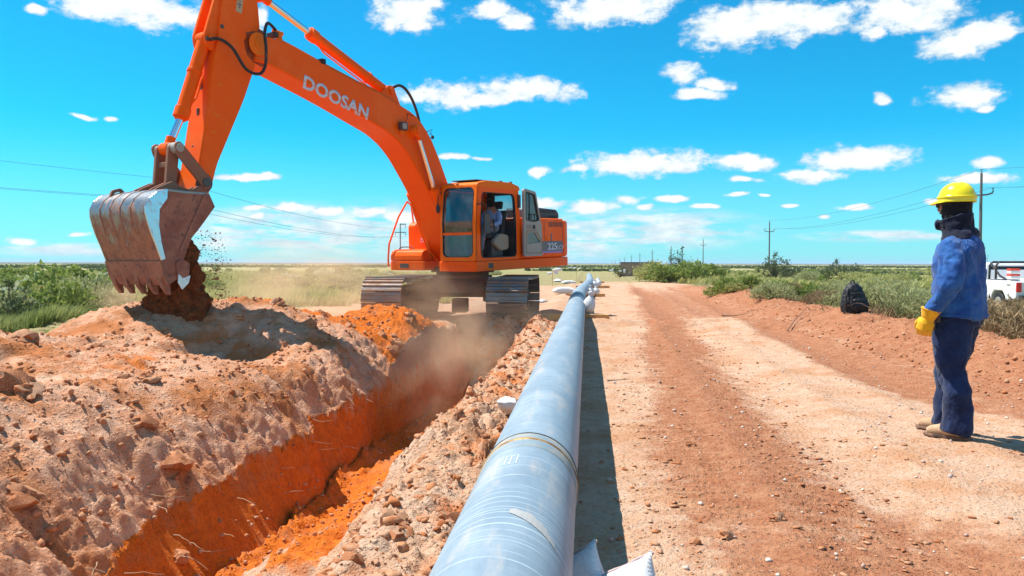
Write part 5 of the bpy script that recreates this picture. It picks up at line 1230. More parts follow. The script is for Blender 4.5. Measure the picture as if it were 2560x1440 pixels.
def leaves(n, h, w, ls, seed, shape='dome', up=.3, wr=1.0):
    r = np.random.default_rng(seed)
    # clump centres on branch ends, leaves round them
    nc = max(6, int(n/26)); th = r.uniform(0, 2*np.pi, nc); u = r.uniform(0, 1, nc)
    if shape == 'dome': rad = np.sqrt(r.uniform(.05, 1, nc))*w/2; zc = (r.uniform(.10, 1, nc)**.8)*h*np.sqrt(np.clip(1-(rad/(w/2*1.08))**2, .02, 1))
    elif shape == 'wild': rad = r.uniform(0, 1, nc)*w/2; zc = h*(.15+.85*r.uniform(0, 1, nc)**1.1)*(1-.35*(rad/(w/2)))
    else: rad = np.sqrt(r.uniform(0, 1, nc))*w/2; zc = r.uniform(.05, 1, nc)*h
    C_ = np.stack([rad*np.cos(th), rad*np.sin(th), zc], -1)
    k = r.integers(0, nc, n); sc_ = r.uniform(.5, 1.3, nc)[k, None]
    P0 = C_[k]+r.normal(0, 1, (n, 3))*np.array([w*.060, w*.060, h*.055])*sc_
    P0[:, 2] = np.clip(P0[:, 2], .01, None)
    d = r.normal(0, 1, (n, 3)); d[:, 2] = np.abs(d[:, 2])+up; d /= np.linalg.norm(d, axis=1)[:, None]
    s = np.cross(d, r.normal(0, 1, (n, 3))); s /= np.linalg.norm(s, axis=1)[:, None]
    L_ = ls*r.uniform(.6, 1.5, n)[:, None]; Wd = L_*r.uniform(.22, .42, n)[:, None]*wr
    V = np.stack([P0, P0+d*L_*.5+s*Wd, P0+d*L_, P0+d*L_*.5-s*Wd], 1).reshape(-1, 3)
    return V, np.arange(n*4).reshape(-1, 4), C_
def stems(C_, h, w, rr, seed):
    r = random.Random(seed); g = MB()
    for c in list(C_)[:42]:
        p1 = Vector(c); p0 = Vector((c[0]*.06, c[1]*.06, 0)); m_ = (p0+p1)/2+Vector((-c[0]*.12+r.uniform(-.05, .05)*w, -c[1]*.12+r.uniform(-.05, .05)*w, h*.03))
        g.tube([p0, m_, p1, p1+(p1-m_).normalized()*h*.10], [rr, rr*.75, rr*.45, rr*.15], 4, caps=False)
    return g
BUSH = {}
def bushproto(key, n, h, w, ls, mat, seed, shape='dome', stem=.012, up=.3, wr=1.0):
    V, F_, C_ = leaves(n, h, w, ls, seed, shape, up, wr); me = np_mesh('foliage', V, F_); me.materials.append(mat)
    g = stems(C_, h, w, stem, seed); sm_ = bpy.data.meshes.new('stems'); sm_.from_pydata([tuple(v) for v in g.v], [], g.f); sm_.materials.append(stemm)
    BUSH[key] = (me, sm_)
bushproto('green', 2600, .9, 1.5, .085, lf_green, 1); bushproto('green2', 2200, .7, 1.3, .08, lf_green, 2)
bushproto('yellow', 2400, .6, 1.3, .07, lf_yel, 3); bushproto('yellow2', 2000, .5, 1.1, .07, lf_yel, 4)
bushproto('grey', 5200, .7, 1.6, .07, lf_grey, 5, 'dome', .012, .5, .4); bushproto('grey2', 2600, .55, 1.3, .05, lf_grey, 6)
bushproto('dark', 1000, 1.5, 1.9, .10, lf_dark, 7, 'wild', .018); bushproto('tall', 800, 2.9, 2.2, .10, lf_dark, 8, 'wild', .022)
bushproto('dry', 6500, .7, 1.5, .15, lf_dry, 9, 'dome', .006, .5, .13); bushproto('pale', 1200, .6, 1.0, .16, lf_pale, 10, 'dome', .004, 1.6)
def bush(key, x, y, s, lab, grp, rz=None, z=None, name='bush', cat='bush'):
    z = hz1(x, y)-.02 if z is None else z
    r = empty(name, (x, y, z), lab, cat, grp, rz=random.uniform(0, 6.28) if rz is None else rz); r.scale = (s, s, s*random.uniform(.85, 1.15))
    for me, nm in zip(BUSH[key], ('foliage', 'stems')):
        o = bpy.data.objects.new(nm, me); COL.objects.link(o); o.parent = r
    return r
def camxy(u, d):
    """ground point: u = lateral/depth in the view, d = depth"""
    p = CAMR @ Vector((u*d, d, 0)); return p.x, p.y
R0 = random.Random(5)
# single ones that stand out
x, y = camxy(.2095, 57); bush('tall', x, y, 1.0, 'tall scraggly dark shrub rising above the green bushes beside the concrete tank', None)
x, y = camxy(.222, 55); bush('green', x, y, 2.0, 'dense green bush right of the tall scraggly shrub foot', 'green bushes beside the tank')
x, y = camxy(.192, 56); bush('green2', x, y, 2.0, 'green bush at the foot of the tall scraggly shrub, left of it', 'green bushes beside the tank')
x, y = camxy(.178, 60); bush('yellow', x, y, 2.4, 'bright green bush against the right end of the concrete tank', 'green bushes beside the tank')
x, y = camxy(.135, 80); bush('dark', x, y, .8, 'small dark bush against the left end of the concrete tank', None)
x, y = camxy(.245, 62); bush('green', x, y, 1.8, 'rightmost of the green bushes beside the concrete tank', 'green bushes beside the tank')
x, y = camxy(.328, 82); bush('dark', x, y, 1.7, 'dark bush at the foot of the second nearest pole right of the track', None)
x, y = camxy(.344, 80); bush('dark', x, y, 1.3, 'lower dark bush just right of the bush at the pole foot', None)
x, y = camxy(.405, 60); bush('dark', x, y, 1.15, 'dark branching bush on the skyline midway between two poles', None); x, y = camxy(.415, 58); bush('yellow', x, y, 1.7, 'rounded yellow green bush below the dark branching skyline bush', None)
x, y = camxy(.612, 13.2); bush('dry', x, y, 1.15, 'big dry brown bush on the bank right of the worker', 'dry bushes on the bank'); x, y = camxy(.585, 14.6); bush('dry', x, y, 1.0, 'dry brown bush behind the worker in front of the white pickup', 'dry bushes on the bank')
x, y = camxy(.655, 12.0); bush('dry', x, y, 1.0, 'dry bush nearest the right edge of the photo', 'dry bushes on the bank'); x, y = camxy(.47, 16.6); bush('grey', x, y, 1.1, 'grey green shrub directly right of the black backpack', 'grey green shrubs along the bank')
x, y = camxy(.500, 16.9); bush('grey2', x, y, 1.15, 'low grey green shrub two steps right of the black backpack', 'grey green shrubs along the bank'); x, y = camxy(.43, 18.3); bush('grey', x, y, 1.0, 'twiggy grey shrub behind the black backpack', 'grey green shrubs along the bank')
x, y = camxy(.395, 19.2); bush('dry', x, y, .75, 'tangle of dry twigs left of the black backpack', 'dry bushes on the bank'); x, y = camxy(.535, 16.0); bush('grey', x, y, 1.0, 'grey green shrub just left of the worker elbow', 'grey green shrubs along the bank')
for k in range(8):
    x, y = camxy(R0.uniform(.30, .54), R0.uniform(20.5, 26)); bush(R0.choice(('grey', 'grey2', 'grey', 'dry', 'yellow2')), x, y, R0.uniform(.7, 1.15), 'low shrub among others between the bank and the pale dirt clearing', 'low shrubs beyond the bank')
for k in range(9):
    x, y = camxy(.245+.018*k+R0.uniform(-.006, .006), 27.5-k*.35+R0.uniform(-1, 1.5)); bush(R0.choice(('green2', 'yellow2', 'yellow2', 'green')), x, y, R0.uniform(.55, .85), 'fresh green plant in the strip along the far end of the reddish bank', 'fresh green plants along the bank')
for k in range(46):
    d = R0.uniform(32, 75); x, y = camxy(R0.uniform(.27, .62), d)
    if 36 < d < 66 and x < .40*d+4: continue
    bush(R0.choice(('yellow', 'yellow2', 'yellow', 'grey', 'green2')), x, y, R0.uniform(.8, 1.6), 'one of the many bushes of the right hand scrub field', 'bushes of the right hand scrub')
for k in range(44):
    d = R0.uniform(75, 190); x, y = camxy(R0.uniform(.22, .66), d); bush(R0.choice(('yellow', 'yellow2', 'green2', 'grey', 'yellow', 'dark')), x, y, R0.uniform(.8, 1.4), 'one of the small far bushes of the right hand scrub near the skyline', 'far bushes of the right hand scrub')
# left field
x, y = camxy(-.56, 20); bush('green', x, y, 1.5, 'large round dark green bush in the left field left of the bucket', None); x, y = camxy(-.585, 18.6); bush('yellow', x, y, 1.1, 'yellow green bush in front of the large round green bush left of the bucket', None)
x, y = camxy(-.60, 22); bush('pale', x, y, 1.2, 'tuft of pale feather grass left of the large round green bush', 'tufts of pale feather grass', cat='grass tuft', name='grass_tuft'); x, y = camxy(-.51, 21.5); bush('pale', x, y, 1.1, 'tuft of pale feather grass right next to the bucket', 'tufts of pale feather grass', cat='grass tuft', name='grass_tuft')
x, y = camxy(-.628, 14.6); bush('dark', x, y, .6, 'thin dark thorny bush at the left edge of the photo', None)
for k in range(12):
    x, y = camxy(R0.uniform(-.66, -.50), R0.uniform(16.5, 30)); bush(R0.choice(('green', 'grey', 'yellow', 'yellow2', 'grey', 'pale')), x, y, R0.uniform(.7, 1.3), 'one of the bushes of the left field left of the bucket', 'bushes of the left field')
for k in range(52):
    d = R0.uniform(30, 80); x, y = camxy(R0.uniform(-.66, -.14), d); bush(R0.choice(('yellow', 'yellow2', 'grey', 'green2', 'yellow', 'pale')), x, y, R0.uniform(.8, 1.5), 'one of the bushes of the field behind the excavator', 'bushes behind the excavator')
for k in range(30):
    d = R0.uniform(80, 190); x, y = camxy(R0.uniform(-.66, .0), d); bush(R0.choice(('yellow', 'green2', 'grey', 'yellow2', 'grey')), x, y, R0.uniform(.7, 1.3), 'one of the small far bushes on the skyline left of the excavator cab', 'far bushes behind the excavator')
# grass as stuff
def grass(name, N, sampler, hmin, hmax, mat, wd, seed, lean=.5, blades=7):
    r = np.random.default_rng(seed); XY = sampler(r, N); n = len(XY); zz = height(XY[:, 0], XY[:, 1], False)
    B = np.repeat(np.concatenate([XY, zz[:, None]-.02], 1), blades, 0); m_ = len(B); B[:, :2] += r.normal(0, .07, (m_, 2))
    h = r.uniform(hmin, hmax, m_)[:, None]*np.repeat(r.uniform(.6, 1.2, n), blades)[:, None]; a = r.uniform(0, 2*np.pi, m_); l_ = r.uniform(.1, lean, m_)
    d = np.stack([np.cos(a)*l_+.18, np.sin(a)*l_, np.ones(m_)], -1); s = np.stack([-np.sin(a), np.cos(a), np.zeros(m_)], -1)*wd*r.uniform(.6, 1.4, m_)[:, None]
    m1 = B+d*h*.55; tip = B+d*h*np.array([1.35, 1.35, .95])
    V = np.stack([B-s, B+s, m1+s*.8, m1-s*.8, tip], 1).reshape(-1, 3); i = np.arange(m_)[:, None]*5
    F_ = np.concatenate([i+np.array([[0, 1, 2]]), i+np.array([[0, 2, 3]]), i+np.array([[3, 2, 4]])], 0)
    o = link(name, np_mesh(name, V, F_), mat); tag(o, kind='stuff'); return o
def samp(u0, u1, d0, d1, cond=None, pw=1.5, clump=0):
    def f(r, N):
        u = r.uniform(u0, u1, N); d = d0+(d1-d0)*r.uniform(0, 1, N)**pw; c_, s_ = math.cos(YAW), math.sin(YAW)
        x, y = u*d*c_-d*s_, u*d*s_+d*c_; k = np.ones(N, bool)
        if cond is not None: k &= cond(x, y)
        if clump: k &= fbm(x*clump, y*clump, 301, 3) > .02
        return np.stack([x[k], y[k]], -1)
    return f
heapfree = lambda x, y: (height(x, y, False) < .14+.02*np.sqrt(x*x+y*y)) & ((x < -8.4) | (y > 23)) & ~((y > 15) & (y < 24) & (x > -6.5))
tag(grass('green_grass', 15000, samp(-.68, -.46, 12.5, 34, lambda x, y: heapfree(x, y) & (x < -8.2)), .10, .42, lf_grass, .008, 401), 'long fresh green grass covering the left field behind the spoil heap', 'grass')
tag(grass('yellow_grass', 26000, samp(-.68, -.08, 22, 110, heapfree, 1.3, .25), .22, .5, lf_yel, .02, 402), 'yellowish dry grass across the field behind the excavator', 'grass')
rf = lambda x, y: (x > 6.4+.4*np.sin(y)) & ~((y > 36) & (y < 62) & (x > .14*y+1) & (x < .30*y-.5+1.2*np.sin(y*.7)))
tag(grass('scrub_grass', 20000, samp(.18, .68, 13, 60, rf, 1.25, .5), .12, .34, lf_grey, .010, 403), 'short grey green grass and herbs between the shrubs on the right', 'grass')
tag(grass('far_grass', 16000, samp(.17, .68, 48, 150, rf, 1.2, .15), .25, .6, lf_yel, .05, 404), 'yellow green grass of the far scrub on the right', 'grass')
tag(grass('dry_grass', 2600, samp(.10, .5, 15, 34, lambda x, y: (x > 5.3) & (x < 7.2), 1.2, .8), .10, .30, lf_dry, .007, 405), 'dry brown stalks along the top of the reddish bank', 'grass')
tag(grass('far_scrub', 26000, samp(-.70, .70, 120, 520, lambda x, y: np.abs(x-.02*y) > -1, 1.3, .03), .25, .55, lf_dark, .28, 406, blades=3), 'distant dark scrub merging into the plain at the horizon', 'scrub')

# ================================================================ clods and stones
clodm, t, b = newmat('red_clod'); co = objco(t); g_ = t.new('ShaderNodeNewGeometry'); oi = t.new('ShaderNodeObjectInfo')
rnd = t.math('FRACT', t.math('ADD', g_.outputs['Random Per Island'], oi.outputs['Random']))
c = t.ramp(rnd, [(0, (.50, .27, .155)), (.3, (.47, .20, .09)), (.6, (.44, .14, .045)), (.85, (.28, .085, .03)), (1, (.54, .32, .20))])
c = t.mix(t.smooth(t.noise(co, 16, 5, .65), .4, .7), c, (.54, .30, .18)); t.put(b.inputs['Base Color'], c); b.inputs['Roughness'].default_value = .95; b.inputs['Specular IOR Level'].default_value = .1
t.put(b.inputs['Normal'], t.bump(t.noise(co, 60, 5, .7), .6, .01))
pebm, t, b = newmat('pale_pebble'); g_ = t.new('ShaderNodeNewGeometry'); c = t.ramp(g_.outputs['Random Per Island'], [(0, (.60, .50, .40)), (.4, (.66, .58, .50)), (.7, (.50, .30, .22)), (1, (.42, .36, .33))]); t.put(b.inputs['Base Color'], c); b.inputs['Roughness'].default_value = .8
def ico(sub):
    bm = bmesh.new(); bmesh.ops.create_icosphere(bm, subdivisions=sub, radius=1); v = np.array([x.co[:] for x in bm.verts]); f = np.array([[x.index for x in q.verts] for q in bm.faces]); bm.free(); return v, f
I1, I2, I3 = ico(1), ico(2), ico(3)
def clodshape(seed, I, rough=.35, thr=.60):
    v, f = I; r = random.Random(seed); o = Vector((r.uniform(0, 50), r.uniform(0, 50), 0))
    sc_ = np.array([r.uniform(.8, 1.3), r.uniform(.7, 1.1), r.uniform(.55, .9)])
    out = []
    for p in v:
        q = Vector(p); k = 1+rough*mnoise.noise(q*1.1+o)+rough*.6*mnoise.noise(q*2.6+o)
        # knock flat facets
        for a in range(6):
            n_ = Vector((math.sin(seed*3+a*2), math.cos(seed*2+a*3), math.sin(a*5+seed))).normalized(); d = q.dot(n_)*k
            if d > thr: k *= thr/d
        out.append(q*k)
    return np.array([x[:] for x in out])*sc_, f
SH1 = [clodshape(s, I1, .8) for s in range(10)]; SH2 = [clodshape(s+20, I2, 1.0) for s in range(14)]
def scatter(name, XY, sizes, mat, lab, shapes, seed, sink=.25):
    r = np.random.default_rng(seed); Z_ = height(XY[:, 0], XY[:, 1]); Vs = []; Fs = []; b0 = 0
    for i in range(len(XY)):
        v, f = shapes[r.integers(len(shapes))]; a = r.uniform(0, 6.28); c_, s_ = np.cos(a), np.sin(a)
        q = v*sizes[i]; q = np.stack([q[:, 0]*c_-q[:, 1]*s_, q[:, 0]*s_+q[:, 1]*c_, q[:, 2]], -1)+np.array([XY[i, 0], XY[i, 1], Z_[i]+sizes[i]*(.5-sink)])
        Vs.append(q); Fs.append(f+b0); b0 += len(v)
    o = link(name, np_mesh(name, np.concatenate(Vs), np.concatenate(Fs)), mat); tag(o, lab, 'gravel' if 'pebble' in lab else 'clods', kind='stuff'); return o
def uni(r, n, x0, x1, y0, y1, py=1.6): return np.stack([r.uniform(x0, x1, n), y0+(y1-y0)*r.uniform(0, 1, n)**py], -1)
r = np.random.default_rng(77)
def dens(XY, keep): return XY[keep(XY[:, 0], XY[:, 1])]
A_ = dens(uni(r, 15000, -10.5, -3.55, 3, 17), lambda x, y: (fbm(x*.8, y*.8, 311, 3) > -.15+.3*r.uniform(-1, 1, len(x))) & (height(x, y, False) > .05) | (x > -5)); sz = .010+.045*r.uniform(0, 1, len(A_))**5
scatter('heap_clods', A_, sz, clodm, 'countless small red clods covering the spoil heap', SH1, 1)
A_ = np.concatenate([uni(r, 6000, -1.6, -.42, 2.2, 17), uni(r, 3000, -2.3, -1.1, 9, 17.5)]); sz = (.006+.045*r.uniform(0, 1, len(A_))**8)*(.75+.5*sst(A_[:, 0], -.5, -1.0))
scatter('bank_clods', A_, sz, clodm, 'loose broken clods heaped along the bank between trench and pipe', SH2, 2, .38)
A_ = uni(r, 1500, -3.3, -2.3, 5, 17); sz = .010+.035*r.uniform(0, 1, len(A_))**4; scatter('trench_floor_clods', A_, sz, clodm, 'loose orange crumbs on the trench floor', SH1, 3)
XY = uni(r, 14000, -.1, 5.2, 2.6, 30, 1.8); wl = np.exp(-np.abs((XY[:, 0]-.12-.06*XY[:, 1])/.22)**2)+np.exp(-np.abs((XY[:, 0]-1.2-.06*XY[:, 1])/.25)**2)+.10+.7*sst(XY[:, 0], 3.9, 4.6); A_ = XY[r.uniform(0, 1, len(XY)) < wl]
scatter('track_crumbs', A_, .007+.022*r.uniform(0, 1, len(A_))**3.5, clodm, 'flat crumbs of red earth lying along the wheel tracks', [(v*np.array([1.3, 1, .45]), f) for v, f in SH1], 4, .3)
A_ = uni(r, 5200, 3.9, 7.2, 4, 30); scatter('berm_clods', A_, .010+.035*r.uniform(0, 1, len(A_))**4.5, clodm, 'red clods scattered over the low bank on the right', SH1, 5, .2)
A_ = uni(r, 2600, .1, 6.2, 2.6, 26, 1.8); scatter('pebbles', A_, .005+.020*r.uniform(0, 1, len(A_))**4, pebm, 'small pale pebbles scattered over the dirt track and bank', SH1, 6, .2)
# larger clods that can be told apart
SH3 = [clodshape(s+60, I3, .75, .80) for s in range(7)]; CM = []
for v, f in SH3:
    me = np_mesh('clod', v, f); me.materials.append(clodm); me.polygons.foreach_set('use_smooth', [True]*len(me.polygons))
    try: me.set_sharp_from_angle(angle=R_(28))
    except Exception: pass
    CM.append(me)
rq = random.Random(99)
def clod(x, y, s, lab, grp=None, k=None):
    o = bpy.data.objects.new('clod', CM[rq.randrange(7) if k is None else k]); COL.objects.link(o); o.location = (x, y, hz1(x, y)+s*.12); o.rotation_euler = (rq.uniform(-.4, .4), rq.uniform(-.4, .4), rq.uniform(0, 6.28)); o.scale = (s, s, s)
    tag(o, lab, 'clod', grp); return o
def onh(px, py):
    """march a view ray onto the terrain while building the prominent clods (metric result)"""
    d = CAMR @ Vector(((px-1280)/2000, 1, (720-py)/2000)); t_ = np.linspace(2.5, 30, 1400); xs_, ys_, zs_ = d.x*t_, d.y*t_, HC+d.z*t_
    k = np.argmax(height(xs_, ys_, False) > zs_); return float(xs_[k]), float(ys_[k])
SPOT = [(28, 970, 0.19, 'big rounded orange clod at the left edge on the near heap'), (62, 985, 0.16, 'dark red clod just right of the big rounded orange clod'), (360, 1062, 0.11, 'smooth orange clod alone in the middle of the near slope'), (372, 955, 0.11, 'angular orange clod in the hollow between the two heaps'), (310, 950, 0.08, 'flat clod left of the angular clod in the hollow'), (230, 985, 0.09, 'dark clod at the foot of the left heap in the hollow'), (246, 870, 0.08, 'round clod on the flank of the far heap'), (595, 795, 0.09, 'pale clod on the far heap in the shadow edge'), (690, 763, 0.13, 'reddish clod on the skyline of the far heap'), (60, 855, 0.17, 'block of red earth sticking up on the skyline of the left heap'), (775, 815, 0.13, 'orange clod at the saddle right of the far heap'), (440, 1160, 0.15, 'dark clod at the rim of the trench wall'), (40, 1250, 0.14, 'pale clod on the near slope at the left edge'), (450, 1400, 0.09, 'clod at the bottom of the near slope'), (1946, 1300, 0.045, 'pale elongated pebble on the dirt track in the foreground'), (1815, 1345, 0.05, 'angular brown stone on the dirt track in the foreground'), (1740, 1360, 0.03, 'small brown stone left of the angular stone'), (1565, 935, 0.03, 'single dark stone on the pale strip right of the pipe')]
for (px_, py_, s, lab) in SPOT: x, y = onh(px_, py_); clod(x, y, s, lab)
for n_, (x0, x1, y0, y1, s0, s1, lab, grp) in ((46, (-8.5, -4.0, 5, 13, .04, .085, 'fist sized red clod on the dusty spoil heap', 'clods on the spoil heap')), (34, (-1.25, -.6, 2.9, 9, .04, .085, 'fist sized broken clod on the bank left of the pipe', 'clods on the pipe bank')),
        (22, (-4.9, -3.3, 13.3, 16, .06, .14, 'orange clod on the fresh heap before the left track', 'clods before the left track')), (12, (-1.9, -.9, 13.5, 16.3, .05, .12, 'orange clod on the fresh heap before the right track', 'clods before the right track')), (14, (.4, 5.8, 4.5, 14, .022, .05, 'small stone on the dirt track', 'stones on the dirt track'))):
    for i in range(n_): clod(rq.uniform(x0, x1), y0+(y1-y0)*rq.random()**1.5, s0+(s1-s0)*rq.random()**2, lab, grp)
# roots and dead twigs
twig = simple('pale_root', (.42, .28, .17), .8); dtw = simple('dead_twig', (.20, .12, .07), .85)
rt = random.Random(21)
def twigobj(name, pts, r0, mat, lab, cat, grp):
    o0 = Vector(pts[0]); g = MB(); g.tube([tuple(Vector(p)-o0) for p in pts], [r0*(1-.7*i/(len(pts)-1)) for i in range(len(pts))], 5); o = g.build(name, mat); o.location = o0; tag(o, lab, cat, grp)
for i in range(34):
    y = 4.8+8.5*rt.random(); z = rt.uniform(-1.15, -.5); xw = float(xl(np.array([y]))[0]); xr_ = float(xr(np.array([y]))[0]); x = xr_+(xw-xr_)*min(1, max(0, (-.5-z)/.9)); L_ = rt.uniform(.08, .30)
    d = Vector((rt.uniform(.35, 1), rt.uniform(-.9, .9), rt.uniform(-.35, .15))).normalized(); p = Vector((x-.04, y, z)); pts = [p]
    for k in range(4): p = p+d*L_/4; d = (d+Vector((rt.uniform(-.3, .3), rt.uniform(-.4, .4), rt.uniform(-.3, .2)))).normalized(); pts.append(p)
    twigobj('root', pts, .004, twig, 'thin pale root sticking out of the trench wall', 'root', 'roots in the trench wall')
x0, y0 = camxy(.11, 13); 
for i, (u0, d0, u1, d1, lab) in enumerate(((.262, 19.5, .305, 20.4, 'long straight dead stick on the reddish edge of the track'), (.345, 15.2, .372, 17.0, 'forked dead twig left of the black backpack'), (.12, 8.5, .147, 8.7, 'thin red brown stick lying on the pale ground right of the pipe'))):
    p = camxy(u0, d0); q = camxy(u1, d1); pts = [Vector((p[0]+(q[0]-p[0])*f, p[1]+(q[1]-p[1])*f, 0)) for f in (0, .3, .6, 1)]; pts = [Vector((a.x, a.y+.04*math.sin(a.x*9), hz1(a.x, a.y)+.035+.03*(i == 1)*k)) for k, a in enumerate(pts)]
    twigobj('dead_stick', pts, .014 if i < 2 else .008, dtw, lab, 'stick', None)
for i in range(22):
    x = rt.uniform(5.0, 6.6); y = rt.uniform(13, 24); a = rt.uniform(0, 6.28); L_ = rt.uniform(.25, .7); z = hz1(x, y)
    pts = [Vector((x+math.cos(a)*L_*f+.03*math.sin(f*7+i), y+math.sin(a)*L_*f, z+.03+L_*.35*math.sin(f*2.4))) for f in (0, .25, .5, .75, 1)]
    twigobj('dead_twig', pts, .007, dtw, 'dead twig lying on the reddish bank', 'twig', 'dead twigs on the bank')
# soil pouring out of the bucket
soilm, t, b = newmat('dark_falling_soil'); co = objco(t); c = t.mix(t.smooth(t.noise(co, 16, 8, .75), .38, .62), (.30, .10, .035), (.16, .055, .025)); t.put(b.inputs['Base Color'], c); b.inputs['Roughness'].default_value = 1; b.inputs['Specular IOR Level'].default_value = .05
t.put(b.inputs['Normal'], t.bump(t.noise(co, 50, 6, .8), 1, .03))
so = mx_((7.6, 0, .75)); g = MB(mx_)
g.loft([((7.78, .05, 1.98), .14, .5, 0), ((7.66, .05, 1.78), .20, .55), ((7.62, .05, 1.45), .20, .56), ((7.60, .05, 1.15), .27, .58), ((7.60, .05, .90), .36, .62), ((7.6, .05, .60), .44, .66)], 24)
o = g.build('falling_soil', soilm, None, off=so, fuse=.03, sm=1); o.location = so; tag(o, 'dark red soil pouring out of the bucket onto the heap', 'soil'); wrinkle(o, [('C', .30, .22, 3), ('C', .14, .06, 3)])
rr = random.Random(8)
gv, gf, gb = [], [], 0; rn = np.random.default_rng(31)
for i in range(1500):
    u = .70+1.35*rn.random(); side = rn.choice((-1, 1)); f = 7.62-(.22+.22*(2.0-u)/1.3)*1.0-abs(rn.normal(0, .10)); l = rn.uniform(-.6, .78)
    if rn.random() < .25: f, l = rn.uniform(7.1, 8.0), .62+abs(rn.normal(0, .07))
    p = mx_((f, l, u))-so; v, ff_ = SH1[rn.integers(10)]; s_ = .004+.016*rn.random()**3; gv.append(v*s_+np.array(p[:])); gf.append(ff_+gb); gb += len(v)
o = link('falling_grains', np_mesh('falling_grains', np.concatenate(gv), np.concatenate(gf)), soilm); o.location = so; tag(o, 'loose grains of soil streaming down under the bucket', 'soil', kind='stuff')
for i in range(26):
    f, l, u = rr.uniform(7.15, 7.5), rr.uniform(-.2, .7), rr.uniform(.9, 1.9); s = rr.uniform(.012, .035); o = bpy.data.objects.new('falling_clod', CM[rr.randrange(7)]); COL.objects.link(o); o.location = mx_((f, l, u)); o.scale = (s, s, s); tag(o, 'small clod falling beside the soil under the bucket', 'clod', 'clods falling from the bucket')
# ---- backpack
bx_, by_ = 5.15, 16.05; bz = hz1(bx_, by_)-.01; BPK = empty('backpack', (bx_, by_, bz), 'black backpack standing on the reddish bank in front of the scrub', 'backpack')
bpm = simple('black_nylon', (.010, .010, .011), .6, bump=.25, bscale=60)
fb = frame(Vector((bx_, by_, bz)), YAW+R_(12), 1.12); 
def GB(): return MB(fb)
g = GB(); g.loft([((0, 0, .0), .21, .13, 0, 3), ((.0, 0, .10), .225, .145, 0, 3), ((-.01, 0, .26), .205, .135, 0, 2.6), ((-.025, 0, .40), .165, .115, 0, 2.4), ((-.04, .0, .48), .10, .08), ((-.045, 0, .51), .05, .04)], 24); o = part(g, 'bag_body', bpm, BPK, fuse=.012, sm=3); wrinkle(o, [('C', .035, .07, 2)])
g = GB(); g.loft([((.02, -.14, .03), .15, .05, 0, 3), ((.02, -.15, .12), .16, .065, 0, 3), ((.01, -.14, .22), .14, .05, 0, 3), ((.01, -.12, .26), .08, .03)], 20); o = part(g, 'front_pocket', bpm, BPK, fuse=.010, sm=2); wrinkle(o, [('C', .02, .05, 2)])
g = GB(); g.tube([(-.07, 0, .50), (-.06, 0, .545), (-.02, 0, .56), (.01, 0, .53), (.0, 0, .49)], .011, 8); part(g, 'carry_loop', bpm, BPK)
g = GB(); g.tube([(-.15, -.06, .42), (-.22, -.10, .30), (-.235, -.12, .16), (-.215, -.10, .03), (-.27, -.12, .0)], .016, 8); part(g, 'shoulder_strap', bpm, BPK)
g = GB(); g.tube([(.13, .02, .30), (.21, .0, .28), (.25, .0, .22), (.21, .0, .17)], .014, 8); part(g, 'shoulder_strap', bpm, BPK)
g = GB(); g.box((-.17, -.165, .08), (-.13, -.15, .30)); g.box((-.18, -.175, .16), (-.12, -.155, .20)); part(g, 'buckle_strap', charcoal, BPK, bevel=.004)
g = GB(); g.tube([(-.14, -.115, .33), (-.06, -.155, .345), (.04, -.155, .345), (.12, -.12, .33)], .006, 6); part(g, 'zip', charcoal, BPK)
# ---- concrete tank
conc, t, b = newmat('weathered_concrete'); co = objco(t); c = t.mix(t.smooth(t.noise(co, 1.2, 7, .7), .35, .7), (.30, .19, .14), (.40, .27, .19)); c = t.mix(t.smooth(t.noise(t.mapv(co, (2, 2, .4)), 2, 6, .65), .55, .75), c, (.16, .11, .09)); t.put(b.inputs['Base Color'], c); b.inputs['Roughness'].default_value = .9
t.put(b.inputs['Normal'], t.bump(t.noise(co, 6, 6, .7), .5, .05))
tx, ty = camxy(.158, 86); TK = empty('concrete_tank', (tx, ty, hz1(tx, ty)), 'brown open topped concrete water tank standing beyond the end of the bank', 'water tank')
ft = frame(Vector((tx, ty, hz1(tx, ty))), YAW-R_(9), 1.0)
g = MB(ft)
g.box((-1.9, -2.0, 0), (2.1, -1.78, 1.42)); g.box((-1.9, 1.78, 0), (2.1, 2.0, 1.42)); g.box((-1.9, -1.78, 0), (-1.68, 1.78, 1.42)); g.box((1.88, -1.78, 0), (2.1, 1.78, 1.42)); part(g, 'tank_wall', conc, TK, bevel=.03)
g = MB(ft); g.ring([(-1.96, -2.06), (2.16, -2.06), (2.16, 2.06), (-1.96, 2.06)], [(-1.64, -1.74), (1.84, -1.74), (1.84, 1.74), (-1.64, 1.74)], 1.423, 1.50, ax=2); part(g, 'rim', charcoal, TK)
